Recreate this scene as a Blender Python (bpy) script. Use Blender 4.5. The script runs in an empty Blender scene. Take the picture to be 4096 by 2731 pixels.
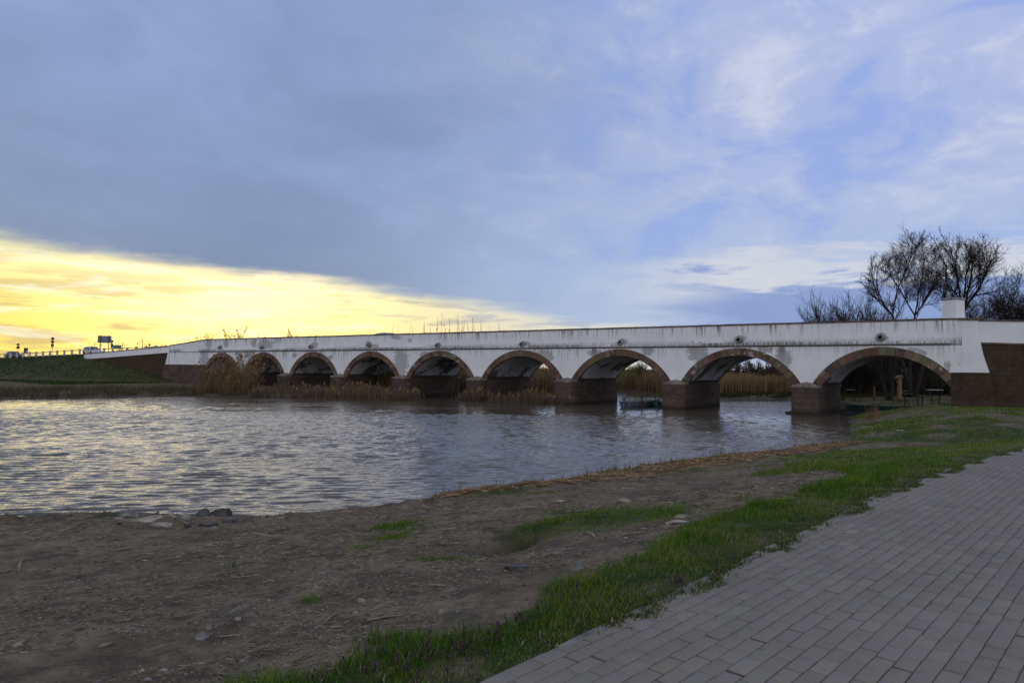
import bpy, bmesh, math, random
import numpy as np
from mathutils import Vector, Matrix

random.seed(7)
RNG = np.random.default_rng(11)
SC = bpy.context.scene
COL = SC.collection

# ------------------------------------------------------------------ camera
F = 2740.0          # focal length in pixels of the 4096 wide photograph (24 mm)
EYE = 3.23          # eye height above the water
PITCH = math.atan(115.5 / F)
ROLL = math.radians(0.66)


def _rx(a):
    c, s = math.cos(a), math.sin(a)
    return np.array([[1, 0, 0], [0, c, -s], [0, s, c]])


def _rz(a):
    c, s = math.cos(a), math.sin(a)
    return np.array([[c, -s, 0], [s, c, 0], [0, 0, 1]])


CAMROT = _rx(math.pi / 2 + PITCH) @ _rz(ROLL)
EYEP = np.array([0, 0, EYE])


def ray(px, py):
    return CAMROT @ np.array([(px - 2048) / F, -(py - 1365.5) / F, -1.0])


def gnd(px, py, z=0.0):
    d = ray(px, py)
    return EYEP + d * (z - EYE) / d[2]


def atdepth(px, py, y):
    d = ray(px, py)
    return EYEP + d * (y / d[1])


TH = math.radians(55.6)
BD = np.array([-math.sin(TH), math.cos(TH), 0.0])      # along the bridge, away to the left
BT = np.array([math.cos(TH), math.sin(TH), 0.0])       # through the bridge, away from the camera
PD = gnd(3240, 1659) @ BT + 0.9                         # distance of the front wall plane
BORG = BT * PD


def front(px, py, o=0.0):
    d = ray(px, py)
    q = EYEP + d * ((PD + o) / (d @ BT))
    return q @ BD, q[2]


def bpt(s, o, z=0.0):
    q = BORG + BD * s + BT * o
    return np.array([q[0], q[1], z])


# ------------------------------------------------------------------ object helpers
def tag(o, label=None, cat=None, group=None, kind=None):
    if label: o['label'] = label
    if cat: o['category'] = cat
    if group: o['group'] = group
    if kind: o['kind'] = kind
    return o


def empty(name, loc=(0, 0, 0), rz=0.0):
    o = bpy.data.objects.new(name, None)
    o.empty_display_size = 0.3
    COL.objects.link(o)
    o.location = loc
    o.rotation_euler = (0, 0, rz)
    return o


def link(name, me, mat=None, parent=None, smooth=False):
    if mat is not None:
        me.materials.append(mat)
    if smooth:
        me.polygons.foreach_set('use_smooth', np.ones(len(me.polygons), bool))
    o = bpy.data.objects.new(name, me)
    COL.objects.link(o)
    if parent is not None:
        o.parent = parent
    return o


def npmesh(name, V, Fc, col=None, attrs=None):
    """V (n,3) ; Fc list of (m,k) index arrays"""
    me = bpy.data.meshes.new(name)
    V = np.ascontiguousarray(V, dtype=np.float32)
    if not isinstance(Fc, (list, tuple)):
        Fc = [Fc]
    loops = np.concatenate([np.asarray(f, dtype=np.int32).ravel() for f in Fc])
    tot = np.concatenate([np.full(len(f), np.asarray(f).shape[1], dtype=np.int32) for f in Fc])
    start = np.concatenate([[0], np.cumsum(tot)[:-1]]).astype(np.int32)
    me.vertices.add(len(V)); me.vertices.foreach_set('co', V.ravel())
    me.loops.add(len(loops)); me.loops.foreach_set('vertex_index', loops)
    me.polygons.add(len(tot))
    me.polygons.foreach_set('loop_start', start)
    me.polygons.foreach_set('loop_total', tot)
    me.update(calc_edges=True)
    if col is not None:
        a = me.color_attributes.new('Col', 'FLOAT_COLOR', 'POINT')
        c = np.ones((len(V), 4), np.float32); c[:, :3] = col
        a.data.foreach_set('color', c.ravel())
    if attrs:
        for k, v in attrs.items():
            a = me.attributes.new(k, 'FLOAT', 'POINT')
            a.data.foreach_set('value', np.ascontiguousarray(v, dtype=np.float32))
    me.validate()
    return me


class MB:
    """collects shapes into one mesh"""
    def __init__(self):
        self.v = []; self.f = []; self.c = []

    def add(self, vs, fs, c=(1, 1, 1)):
        b = len(self.v)
        self.v += [tuple(float(t) for t in p) for p in vs]
        self.f += [tuple(b + i for i in f) for f in fs]
        self.c += [c] * len(vs)
        return self

    def box(self, x0, x1, y0, y1, z0, z1, c=(1, 1, 1), R=None, T=None):
        vs = [(x, y, z) for z in (z0, z1) for y in (y0, y1) for x in (x0, x1)]
        if R is not None: vs = [tuple(R @ Vector(p)) for p in vs]
        if T is not None: vs = [tuple(Vector(p) + Vector(T)) for p in vs]
        return self.add(vs, [(0, 2, 3, 1), (4, 5, 7, 6), (0, 1, 5, 4), (2, 6, 7, 3), (0, 4, 6, 2), (1, 3, 7, 5)], c)

    def prism(self, pts, a0, a1, axis=1, c=(1, 1, 1)):
        """closed polygon extruded along an axis; pts are the two other coordinates"""
        n = len(pts)
        def mk(p, a):
            if axis == 1: return (p[0], a, p[1])
            if axis == 2: return (p[0], p[1], a)
            return (a, p[0], p[1])
        vs = [mk(p, a0) for p in pts] + [mk(p, a1) for p in pts]
        fs = [tuple(range(n)), tuple(range(2 * n - 1, n - 1, -1))]
        fs += [(i, n + i, n + (i + 1) % n, (i + 1) % n) for i in range(n)]
        return self.add(vs, fs, c)

    def tube(self, path, radii, n=8, cap=True, c=(1, 1, 1)):
        path = [Vector(p) for p in path]
        if not isinstance(radii, (list, tuple)): radii = [radii] * len(path)
        vs = []; fs = []
        for i, p in enumerate(path):
            d = (path[min(i + 1, len(path) - 1)] - path[max(i - 1, 0)]).normalized()
            u = d.cross(Vector((0, 0, 1)))
            if u.length < .05: u = d.cross(Vector((1, 0, 0)))
            u.normalize(); w = d.cross(u)
            for k in range(n):
                a = 2 * math.pi * k / n
                vs.append(p + (u * math.cos(a) + w * math.sin(a)) * radii[i])
        for i in range(len(path) - 1):
            for k in range(n):
                k2 = (k + 1) % n
                fs.append((i * n + k, i * n + k2, (i + 1) * n + k2, (i + 1) * n + k))
        if cap:
            fs.append(tuple(range(n - 1, -1, -1)))
            fs.append(tuple((len(path) - 1) * n + k for k in range(n)))
        return self.add(vs, fs, c)

    def disc(self, cen, nrm, r, t, n=20, c=(1, 1, 1)):
        nrm = Vector(nrm).normalized()
        return self.tube([Vector(cen) - nrm * t / 2, Vector(cen) + nrm * t / 2], r, n, True, c)

    def build(self, name, mat, parent=None, smooth=False, bevel=0.0, col=False):
        me = bpy.data.meshes.new(name)
        me.from_pydata(self.v, [], self.f)
        bm = bmesh.new(); bm.from_mesh(me)
        bmesh.ops.recalc_face_normals(bm, faces=bm.faces)
        if bevel:
            es = [e for e in bm.edges if len(e.link_faces) == 2 and e.calc_face_angle(0) > .6]
            bmesh.ops.bevel(bm, geom=es, offset=bevel, segments=2, profile=.6, affect='EDGES')
        bm.to_mesh(me); bm.free()
        if col and not bevel:
            a = me.color_attributes.new('Col', 'FLOAT_COLOR', 'POINT')
            cc = np.ones((len(self.v), 4), np.float32); cc[:, :3] = np.array(self.c)
            a.data.foreach_set('color', cc.ravel())
        o = link(name, me, mat, parent, smooth)
        return o


def copy_tree(o, parent=None):
    c = o.copy(); COL.objects.link(c)
    if parent is not None: c.parent = parent
    for ch in o.children:
        copy_tree(ch, c)
    return c


# ------------------------------------------------------------------ node helpers
class NT:
    def __init__(self, tree):
        self.t = tree

    def node(self, typ, **kw):
        n = self.t.nodes.new(typ)
        for k, v in kw.items():
            setattr(n, k, v)
        return n

    def put(self, sock, val):
        if isinstance(val, bpy.types.NodeSocket):
            self.t.links.new(val, sock)
        elif val is not None:
            if hasattr(sock.default_value, '__len__'):
                n = len(sock.default_value)
                val = tuple(val) if hasattr(val, '__len__') else (val,) * n
                if len(val) < n: val = tuple(val) + (1.0,) * (n - len(val))
                sock.default_value = val[:n]
            else:
                sock.default_value = val

    def m(self, op, a, b=None, c=None, clamp=False):
        n = self.node('ShaderNodeMath', operation=op, use_clamp=clamp)
        self.put(n.inputs[0], a)
        if b is not None: self.put(n.inputs[1], b)
        if c is not None: self.put(n.inputs[2], c)
        return n.outputs[0]

    def add(self, a, b): return self.m('ADD', a, b)
    def sub(self, a, b): return self.m('SUBTRACT', a, b)
    def mul(self, a, b): return self.m('MULTIPLY', a, b)

    def vm(self, op, a, b=None):
        n = self.node('ShaderNodeVectorMath', operation=op)
        self.put(n.inputs[0], a)
        if b is not None:
            self.put(n.inputs['Scale'] if op == 'SCALE' else n.inputs[1], b)
        return n.outputs['Value'] if op in ('DOT_PRODUCT', 'LENGTH') else n.outputs[0]

    def ss(self, x, a, b, lo=0.0, hi=1.0, smooth=True):
        n = self.node('ShaderNodeMapRange', interpolation_type='SMOOTHSTEP' if smooth else 'LINEAR')
        for i, v in enumerate((x, a, b, lo, hi)): self.put(n.inputs[i], v)
        return n.outputs[0]

    def noise(self, vec, scale=1.0, detail=4, rough=.55, dist=0.0, color=False):
        n = self.node('ShaderNodeTexNoise')
        if vec is not None: self.put(n.inputs['Vector'], vec)
        n.inputs['Scale'].default_value = scale
        n.inputs['Detail'].default_value = detail
        n.inputs['Roughness'].default_value = rough
        n.inputs['Distortion'].default_value = dist
        return n.outputs['Color' if color else 'Fac']

    def mix(self, f, a, b, blend='MIX'):
        n = self.node('ShaderNodeMix', data_type='RGBA', blend_type=blend)
        self.put(n.inputs[0], f); self.put(n.inputs[6], a); self.put(n.inputs[7], b)
        return n.outputs[2]

    def xyz(self, v):
        n = self.node('ShaderNodeSeparateXYZ'); self.put(n.inputs[0], v)
        return n.outputs

    def comb(self, x, y, z):
        n = self.node('ShaderNodeCombineXYZ')
        for i, q in enumerate((x, y, z)): self.put(n.inputs[i], q)
        return n.outputs[0]

    def attr(self, name):
        return self.node('ShaderNodeAttribute', attribute_name=name).outputs

    def coord(self, which='Object'):
        return self.node('ShaderNodeTexCoord').outputs[which]

    def bump(self, h, strength=.5, dist=.02, normal=None):
        n = self.node('ShaderNodeBump')
        n.inputs['Strength'].default_value = strength
        n.inputs['Distance'].default_value = dist
        self.put(n.inputs['Height'], h)
        if normal is not None: self.put(n.inputs['Normal'], normal)
        return n.outputs[0]


def material(name, fn, rough=.8, spec=.3, metallic=0.0):
    m = bpy.data.materials.new(name); m.use_nodes = True
    nt = m.node_tree
    b = nt.nodes['Principled BSDF']
    b.inputs['Roughness'].default_value = rough
    b.inputs['Specular IOR Level'].default_value = spec
    b.inputs['Metallic'].default_value = metallic
    q = NT(nt)
    fn(q, b)
    return m


def plain(name, colr, rough=.6, spec=.3, var=.25, scale=3.0, metallic=0.0, bump=0.0):
    def fn(q, b):
        co = q.coord('Object')
        n = q.noise(co, scale, 5, .6)
        dark = tuple(c * (1 - var) for c in colr); light = tuple(min(1, c * (1 + var)) for c in colr)
        q.put(b.inputs['Base Color'], q.mix(q.ss(n, .3, .7), dark, light))
        if bump:
            q.put(b.inputs['Normal'], q.bump(q.noise(co, scale * 8, 4), bump, .01))
    return material(name, fn, rough, spec, metallic)


def blade_mat(name, rough=.75, spec=.15, trans=.25):
    def fn(q, b):
        c = q.attr('Col')['Color']
        q.put(b.inputs['Base Color'], c)
        b.inputs['Subsurface Weight'].default_value = 0.0
        t = q.node('ShaderNodeBsdfTranslucent'); q.put(t.inputs[0], c)
        mx = q.node('ShaderNodeMixShader'); mx.inputs[0].default_value = trans
        out = q.t.nodes['Material Output']
        q.t.links.new(b.outputs[0], mx.inputs[1]); q.t.links.new(t.outputs[0], mx.inputs[2])
        q.t.links.new(mx.outputs[0], out.inputs[0])
    return material(name, fn, rough, spec)


# ------------------------------------------------------------------ numpy noise
_PERM = RNG.random((256, 256))


def vnoise(x, y):
    xi = np.floor(x).astype(int); yi = np.floor(y).astype(int)
    fx = x - xi; fy = y - yi
    fx = fx * fx * (3 - 2 * fx); fy = fy * fy * (3 - 2 * fy)
    g = lambda a, b: _PERM[a % 256, b % 256]
    return (g(xi, yi) * (1 - fx) + g(xi + 1, yi) * fx) * (1 - fy) + (g(xi, yi + 1) * (1 - fx) + g(xi + 1, yi + 1) * fx) * fy


def fbm(x, y, o=4, g=.5):
    r = 0; a = 1; t = 0
    for i in range(o):
        r = r + a * vnoise(x * 2 ** i + 17.3 * i, y * 2 ** i + 5.1 * i); t += a; a *= g
    return r / t


def sstep(x, a, b):
    t = np.clip((x - a) / (b - a), 0, 1)
    return t * t * (3 - 2 * t)


def seg_dist(x, y, pts, closed=False):
    d = np.full(np.shape(x), 1e9)
    n = len(pts)
    for i in range(n if closed else n - 1):
        ax, ay = pts[i][:2]; bx, by = pts[(i + 1) % n][:2]
        ex, ey = bx - ax, by - ay
        L = ex * ex + ey * ey + 1e-12
        t = np.clip(((x - ax) * ex + (y - ay) * ey) / L, 0, 1)
        d = np.minimum(d, np.hypot(x - ax - t * ex, y - ay - t * ey))
    return d


def inside(x, y, pts):
    r = np.zeros(np.shape(x), bool)
    n = len(pts)
    for i in range(n):
        x0, y0 = pts[i][:2]; x1, y1 = pts[(i + 1) % n][:2]
        c = ((y0 > y) != (y1 > y)) & (x < (x1 - x0) * (y - y0) / ((y1 - y0) + 1e-12) + x0)
        r ^= c
    return r


# ------------------------------------------------------------------ layout of land, river and path
NEAR_SHORE = [(-300, -60), (-60, 2), (-30, 10.5), (-18, 13.4), (-10.8, 14.6), (-8.2, 15.15), (-5.2, 14.95), (-3.3, 16.1), (-1.9, 17.3),
              (-.5, 18.5), (1.2, 19.7), (4.5, 23.2), (7.9, 26.3), (11.4, 28.9), (15.2, 31.8), (19.5, 39.2),
              (23.8, 48.5), (28.0, 55.0), (33.2, 58.6), (34.6, 61.5), (36.0, 70.0), (38.6, 80.0), (37.0, 87.5), (28.0, 88.5),
              (22.5, 95.0), (20.5, 112.0), (16.0, 135.0), (-10, 190), (-80, 330)]
FAR_SHORE = [(-110, 340), (-20, 190), (9.0, 135.0), (10.0, 108.0), (2.0, 94.0), (-5.5, 87.5), (-11.5, 80.0), (-9.5, 73.5), (-12.2, 70.2), (-17, 71.9), (-22.0, 73.1),
             (-29.0, 74.4), (-36.5, 74.3), (-40.6, 67.8), (-47.4, 63.7), (-60, 60.5), (-100, 62), (-300, 40)]
RIVER = NEAR_SHORE + FAR_SHORE
PATH_EDGE = [(-3.3, 0.0), (-.08, 3.58), (.33, 4.02), (.99, 4.77), (1.66, 5.5), (2.22, 6.1), (3.37, 7.36), (4.57, 8.76),
             (5.97, 10.2), (7.73, 11.92), (11.36, 15.24), (16.5, 19.0), (22.5, 22.2)]
PATH_POLY = [(-3.3, 0.0), (-6, -3), (0, -8)] + [(x + 5.2, y - 4.2) for x, y in PATH_EDGE[1:]] + PATH_EDGE[::-1]
GRASS_L = [(-2.9, 1.8)] + [tuple(gnd(px, py, zz)[:2]) for px, py, zz in [(900, 2731, 1.63), (1190, 2640, 1.63), (1400, 2572, 1.62), (1741, 2476, 1.60), (2000, 2405, 1.58), (2159, 2352, 1.57), (2300, 2300, 1.56), (2438, 2246, 1.55), (2612, 2168, 1.52),
           (2786, 2100, 1.5), (3048, 2028, 1.46), (3309, 1940, 1.42), (3420, 1905, 1.4), (3330, 1880, 1.3), (3180, 1850, 1.1), (3130, 1835, .9), (3200, 1815, .7)]]
GRASS_POLY = GRASS_L + [(15.5, 31.8), (19.5, 39), (22, 47.5), (28, 55), (60, 55), (60, 22)] + PATH_EDGE[::-1]
PATH_Z = 1.63


def ROADZ(s):
    return np.interp(s, [-220, -60, -12, 0, 96, 106, 125, 185, 270, 900], [1.2, 3.8, 5.6, 6.0, 6.0, 5.9, 5.55, 4.45, 3.3, 1.0])


def terrain(x, y):
    x = np.asarray(x, float); y = np.asarray(y, float)
    wob = (fbm(x * .45, y * .45, 4) - .5) * .9 * np.clip(y / 40, .3, .8) + (fbm(x * 2.4, y * 2.4, 3) - .5) * .22
    ds = seg_dist(x, y, RIVER, True)
    inn = inside(x, y, RIVER)
    sd = np.where(inn, -ds, ds) + wob          # signed: + on land
    far = seg_dist(x, y, FAR_SHORE) < seg_dist(x, y, NEAR_SHORE)
    s = x * BD[0] + y * BD[1]
    o = x * BT[0] + y * BT[1] - PD
    # near bank
    h = np.interp(y, [0, 16, 30, 46, 80, 100], [1.6, 1.55, 1.25, 1.05, .75, .5])
    dd = np.maximum(sd, 0)
    dp0 = seg_dist(x, y, PATH_EDGE)
    t = dd / (dd + np.maximum(dp0 - .6, .01))
    zn = .05 * (1 - np.exp(-dd / .08)) + (h - .05) * t ** np.interp(y, [0, 16, 24], [1.0, 1.08, 1.35])
    w30 = sstep(y, 26, 37)
    zn = zn * (1 - w30) + np.minimum(h, .05 + dd * .19) * w30
    zn = zn + (fbm(x * .8, y * .8, 4) - .5) * .20 * sstep(dd, .2, 3.5) + (fbm(x * 4, y * 4, 3) - .5) * .05 * sstep(dd, 0, .5) + np.maximum(0, fbm(x * 2.1 + 60, y * 2.1, 3) - .56) * .45 * sstep(dd, .1, .8) * sstep(dd, 4, 1.5) * np.where(y < 20, 1, .3)
    # hollow with a dark lip
    for (hx, hy, hr, hd) in HOLLOWS:
        zn = zn - hd * np.exp(-(((x - hx) / hr) ** 2 + ((y - hy) / hr) ** 2))
    dp = seg_dist(x, y, PATH_EDGE); ip = inside(x, y, PATH_POLY)
    w = np.where(ip, 1.0, 1 - sstep(dp, .0, 1.7))
    zn = zn * (1 - w) + (PATH_Z - .03 - .02 * ip) * w
    behind = (y < 60) & (s < 30) & (o < -1) & ~ip & (dp > 3) & (x > 0) & (seg_dist(x, y, PATH_EDGE) > 5)
    # far land
    zf = .10 * (1 - np.exp(-dd / .3)) + .55 * (1 - np.exp(-dd / 9.0)) + (fbm(x * .12, y * .12, 4) - .5) * .35 * sstep(dd, 0, 6)
    z = np.where(far | (o > 2), zf, zn)
    # road embankments at both ends
    rz = ROADZ(s)
    zc = np.interp(s, [100, 106, 116, 124, 130], [.6, 1.2, 2.9, 4.6, 5.3])
    crest_f = np.where(s > 130, rz - .15, np.where(s > 50, zc, np.where(s < -22, rz - .15, np.interp(s, [-22, -12, -4], [4.2, 1.2, .2]))))
    crest_b = np.where((s > 106) | (s < -6), rz - .15, .2)
    zo = np.where(o < 4.3, crest_f - np.maximum(0, -o - .6) * .42, crest_b - np.maximum(0, o - 9.2) * .42)
    on = (s > 97) | (s < 0.5)
    z = np.where(on, np.maximum(z, zo + (fbm(x * .3, y * .3, 3) - .5) * .25), z)
    z = np.where(sd < 0, np.maximum(-1.2, sd * .35) - .02, z)
    return z


HOLLOWS = []
for px, py, r, d in [(2010, 2195, .38, .17), (2090, 2175, .3, .12), (1930, 2235, .3, .1), (1480, 2460, .4, .07), (560, 2150, .4, .1), (300, 2150, .6, .08), (2050, 2270, .4, .08)]:
    p = gnd(px, py, 1.0)
    HOLLOWS.append((p[0], p[1], r, d * 1.4))


def tz(x, y):
    return float(terrain(np.array([x]), np.array([y]))[0])


def on_ground(px, py):
    """point of the terrain seen at a pixel"""
    z = 1.0
    for _ in range(25):
        p = gnd(px, py, z)
        z = .5 * z + .5 * max(0.0, tz(p[0], p[1]))
    p = gnd(px, py, z)
    return Vector((p[0], p[1], tz(p[0], p[1])))


# patches of grass on the dirt: pixel centre, half sizes in metres
PATCHES = []
for px, py, rx, ry in [(2400, 2065, .95, .35), (2290, 2075, .5, .2), (2110, 2112, .35, .2), (2200, 2095, .4, .2), (1560, 2155, .3, .18), (1610, 2095, .35, .2), (1730, 2240, .28, .15),
                       (1520, 2112, .2, .1), (930, 2265, .12, .1), (2640, 2055, .4, .2), (2850, 1880, 1.4, .5), (3100, 1895, .8, .4), (2700, 1875, .8, .3), (3200, 1830, 2.5, 1.2),
                       (1980, 1972, .5, .15), (2040, 1965, .5, .15), (440, 2065, .2, .1), (2960, 1835, 1.2, .5), (3060, 1990, .35, .2), (1460, 2190, .15, .1), (2160, 1970, .3, .2), (1240, 2400, .12, .08)]:
    p = on_ground(px, py)
    PATCHES.append((p[0], p[1], rx, ry * (2.3 if py < 2200 else 1.3)))


def grass_mask(x, y):
    n = fbm(x * 1.1 + 9, y * 1.1, 4)
    ins = inside(x, y, GRASS_POLY)
    d = seg_dist(x, y, GRASS_L) * np.where(ins, 1, -1)
    m = sstep(d + (n - .5) * .9, -.02, .22)
    farw = sstep(y, 14.5, 18)
    bare = sstep(fbm(x * .35 + 3, y * .35 + 8, 4), .51, .64)
    m = np.where(ins, m * (1 - farw * .92 * bare), m * (y < 16))
    m = m * (.55 + .45 * sstep(fbm(x * 2.9 + 11, y * 2.9 + 4, 4), .34, .52))
    for px, py, rx, ry in PATCHES:
        m = np.maximum(m, np.exp(-(((x - px) / rx) ** 2 + ((y - py) / ry) ** 2) * 1.2) * sstep(n, .32, .5))
    return m * (~inside(x, y, PATH_POLY))


# ------------------------------------------------------------------ materials
def mat_ground():
    def fn(q, b):
        co = q.coord('Object')
        a = q.node('ShaderNodeSeparateColor'); q.put(a.inputs[0], q.attr('Col')['Color'])
        g, dry, wet = a.outputs
        n1 = q.noise(co, .9, 6, .6); n2 = q.noise(co, 7, 6, .65); n3 = q.noise(co, 45, 4, .6)
        n4 = q.noise(co, 2.6, 7, .62)
        c = q.mix(q.ss(n1, .3, .7), (.112, .079, .048), (.212, .160, .102))
        c = q.mix(q.mul(q.ss(n4, .48, .63), .88), c, (.064, .048, .036))
        c = q.mix(q.mul(q.ss(n2, .52, .7), .55), c, (.23, .20, .165))
        c = q.mix(q.mul(q.ss(n2, .5, .36), .6), c, (.06, .047, .038))
        vo = q.node('ShaderNodeTexVoronoi'); q.put(vo.inputs['Vector'], co); vo.inputs['Scale'].default_value = 34
        sp = q.mul(q.ss(vo.outputs['Distance'], .22, .12), q.ss(q.noise(co, 12, 2), .5, .62))
        c = q.mix(q.mul(sp, .8), c, q.mix(q.ss(n3, .4, .6), (.30, .26, .20), (.12, .10, .085)))
        c = q.mix(q.mul(q.ss(n3, .5, .7), .35), c, (.28, .24, .19))
        gd = q.mix(q.ss(n2, .35, .65), (.016, .040, .006), (.034, .052, .012))
        c = q.mix(q.mul(g, q.ss(n4, .2, .5)), c, gd)
        dr = q.mix(q.ss(n2, .35, .65), (.07, .05, .025), (.15, .11, .06))
        c = q.mix(q.mul(dry, q.ss(n4, .2, .55)), c, dr)
        c = q.mix(q.mul(wet, .65), c, (.03, .026, .022))
        q.put(b.inputs['Base Color'], c)
        q.put(b.inputs['Roughness'], q.m('SUBTRACT', .95, q.mul(wet, .35)))
        h = q.add(q.add(q.mul(n2, .8), q.mul(n3, .3)), q.mul(vo.outputs['Distance'], -.12))
        q.put(b.inputs['Normal'], q.bump(h, .9, .05))
    return material('earth', fn, .95, .15)


def mat_plaster(name='white_plaster', streak_top=None):
    """whitewash with grey cement patches, peeled spots and rain streaks"""
    def fn(q, b):
        co = q.coord('Object')
        x, y, z = q.xyz(co)
        A = q.node('ShaderNodeSeparateColor'); q.put(A.inputs[0], q.attr('Col')['Color'])
        pat, st, dirt = A.outputs
        c = q.mix(q.ss(q.noise(co, .6, 5, .6), .3, .7), (.74, .74, .755), (.83, .83, .84))
        c = q.mix(q.mul(q.ss(q.noise(co, 3.2, 6, .65), .55, .75), .3), c, (.62, .62, .64))
        # patches of bare cement
        e = q.add(pat, q.mul(q.sub(q.noise(co, 2.6, 8, .74), .5), 2.1))
        k = q.ss(e, .44, .56)
        c = q.mix(q.mul(k, .9), c, q.mix(q.noise(co, 5, 5), (.30, .30, .305), (.50, .50, .50)))
        # grime and painted shade in one dark line under the string course
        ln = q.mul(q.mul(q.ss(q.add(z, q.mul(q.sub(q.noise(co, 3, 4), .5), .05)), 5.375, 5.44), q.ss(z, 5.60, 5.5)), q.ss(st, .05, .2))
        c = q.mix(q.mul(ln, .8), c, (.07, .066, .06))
        # small flaked spots
        f = q.ss(q.add(q.noise(co, 6, 5, .7), q.mul(q.noise(co, .5, 3), .5)), .94, .98)
        c = q.mix(q.mul(f, .7), c, (.20, .17, .15))
        # vertical streaks
        sv = q.comb(q.mul(x, 5.5), q.mul(y, 5.5), q.mul(z, .32))
        s1 = q.noise(sv, 1.0, 4, .6)
        sv2 = q.comb(q.mul(x, 1.1), q.mul(y, 1.1), q.mul(z, .12))
        s2 = q.noise(sv2, 1.0, 3, .6)
        s = q.mul(q.ss(q.add(s1, q.mul(s2, .55)), .76, .95), st)
        c = q.mix(q.mul(s, .9), c, (.14, .13, .115))
        c = q.mix(q.mul(dirt, q.ss(q.noise(sv, 2.0, 5, .65), .34, .56)), c, q.mix(q.noise(co, .7, 3), (.10, .098, .088), (.26, .25, .23)))
        q.put(b.inputs['Base Color'], c)
        q.put(b.inputs['Normal'], q.bump(q.add(q.noise(co, 1.5, 5), q.mul(k, -.3)), .35, .06))
    return material(name, fn, .9, .2)


def mat_stone(name, c1, c2, mort, bw=.95, bh=.42, white=.0, ms=.014):
    def fn(q, b):
        co = q.coord('Object')
        x, y, z = q.xyz(co)
        uv = q.comb(q.add(x, y), z, 0.0)
        wob = q.noise(co, 1.2, 3, color=True)
        wob2 = q.noise(co, .35, 2, color=True)
        uvw = q.vm('ADD', uv, q.vm('ADD', q.vm('SCALE', q.vm('SUBTRACT', wob, (.5, .5, .5)), .09), q.vm('MULTIPLY', q.vm('SUBTRACT', wob2, (.5, .5, .5)), (.9, .10, 0))))
        br = q.node('ShaderNodeTexBrick')
        q.put(br.inputs['Vector'], uvw)
        br.inputs['Scale'].default_value = 1.0
        br.inputs['Brick Width'].default_value = bw
        br.inputs['Row Height'].default_value = bh
        br.inputs['Mortar Size'].default_value = ms
        br.inputs['Mortar Smooth'].default_value = .3
        br.inputs['Bias'].default_value = .0
        br.inputs['Color1'].default_value = (*c1, 1); br.inputs['Color2'].default_value = (*c2, 1)
        br.inputs['Mortar'].default_value = (*mort, 1)
        c = br.outputs['Color']
        n = q.noise(co, 1.3, 6, .65)
        c = q.mix(q.mul(q.ss(n, .45, .7), .6), c, tuple(v * .35 for v in c1))
        n2 = q.noise(co, 4.0, 6, .7)
        c = q.mix(q.mul(q.ss(n2, .58, .72), white), c, (.42, .40, .38))
        c = q.mix(q.mul(q.ss(q.noise(co, 9, 5, .7), .4, .7), .35), c, tuple(v * 1.5 for v in c2))
        # tide mark: dark wet foot
        c = q.mix(q.ss(q.add(z, q.mul(q.sub(n, .5), .4)), .38, .1, 0, .8), c, (.028, .025, .02))
        q.put(b.inputs['Base Color'], c)
        q.put(b.inputs['Normal'], q.bump(q.add(q.mul(br.outputs['Fac'], -.6), q.mul(n2, .6)), .6, .04))
    return material(name, fn, .92, .15)


def mat_voussoir():
    def fn(q, b):
        co = q.coord('Object')
        c = q.attr('Col')['Color']
        n = q.noise(co, 2.2, 6, .65)
        c = q.mix(q.mul(q.ss(n, .5, .75), .5), c, (.055, .043, .036))
        w = q.ss(q.add(q.noise(co, 2.0, 7, .74), q.mul(q.noise(co, .35, 2), .45)), .80, .90)
        c = q.mix(q.mul(w, .7), c, (.42, .41, .41))
        q.put(b.inputs['Base Color'], c)
        q.put(b.inputs['Normal'], q.bump(q.noise(co, 9, 5, .65), .5, .03))
    return material('voussoir_stone', fn, .92, .15)


def mat_vault():
    def fn(q, b):
        co = q.coord('Object')
        x, y, z = q.xyz(co)
        n = q.noise(co, .42, 6, .6, .6); n2 = q.noise(co, 3, 6, .7)
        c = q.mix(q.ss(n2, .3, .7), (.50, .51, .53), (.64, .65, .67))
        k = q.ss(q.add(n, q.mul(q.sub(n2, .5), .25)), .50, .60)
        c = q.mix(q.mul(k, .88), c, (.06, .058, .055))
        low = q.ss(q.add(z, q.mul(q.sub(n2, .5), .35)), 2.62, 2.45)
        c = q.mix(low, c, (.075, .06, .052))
        q.put(b.inputs['Base Color'], c)
        q.put(b.inputs['Normal'], q.bump(n2, .35, .04))
    return material('vault_whitewash', fn, .9, .15)


def mat_water():
    def fn(q, b):
        co = q.coord('Object')
        x, y, z = q.xyz(co)
        v = q.comb(q.mul(q.add(x, q.mul(y, .18)), 1.0), q.mul(q.sub(y, q.mul(x, .18)), 2.6), 0.0)
        n1 = q.noise(v, 2.2, 3, .5, .6)
        n2 = q.noise(v, 6.5, 2, .5, .4)
        calm = q.ss(q.noise(q.comb(q.mul(x, .09), q.mul(y, .16), 0.0), 1.0, 3, .5), .36, .62, .35, 1.0)
        h = q.mul(q.add(q.mul(n1, 1.0), q.mul(n2, .35)), calm)
        q.put(b.inputs['Normal'], q.bump(h, WATER_BUMP, .12))
        q.put(b.inputs['Base Color'], (.086, .069, .046))
        b.inputs['IOR'].default_value = 1.333
    return material('river_water', fn, .035, .5)


WATER_BUMP = .26


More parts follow.
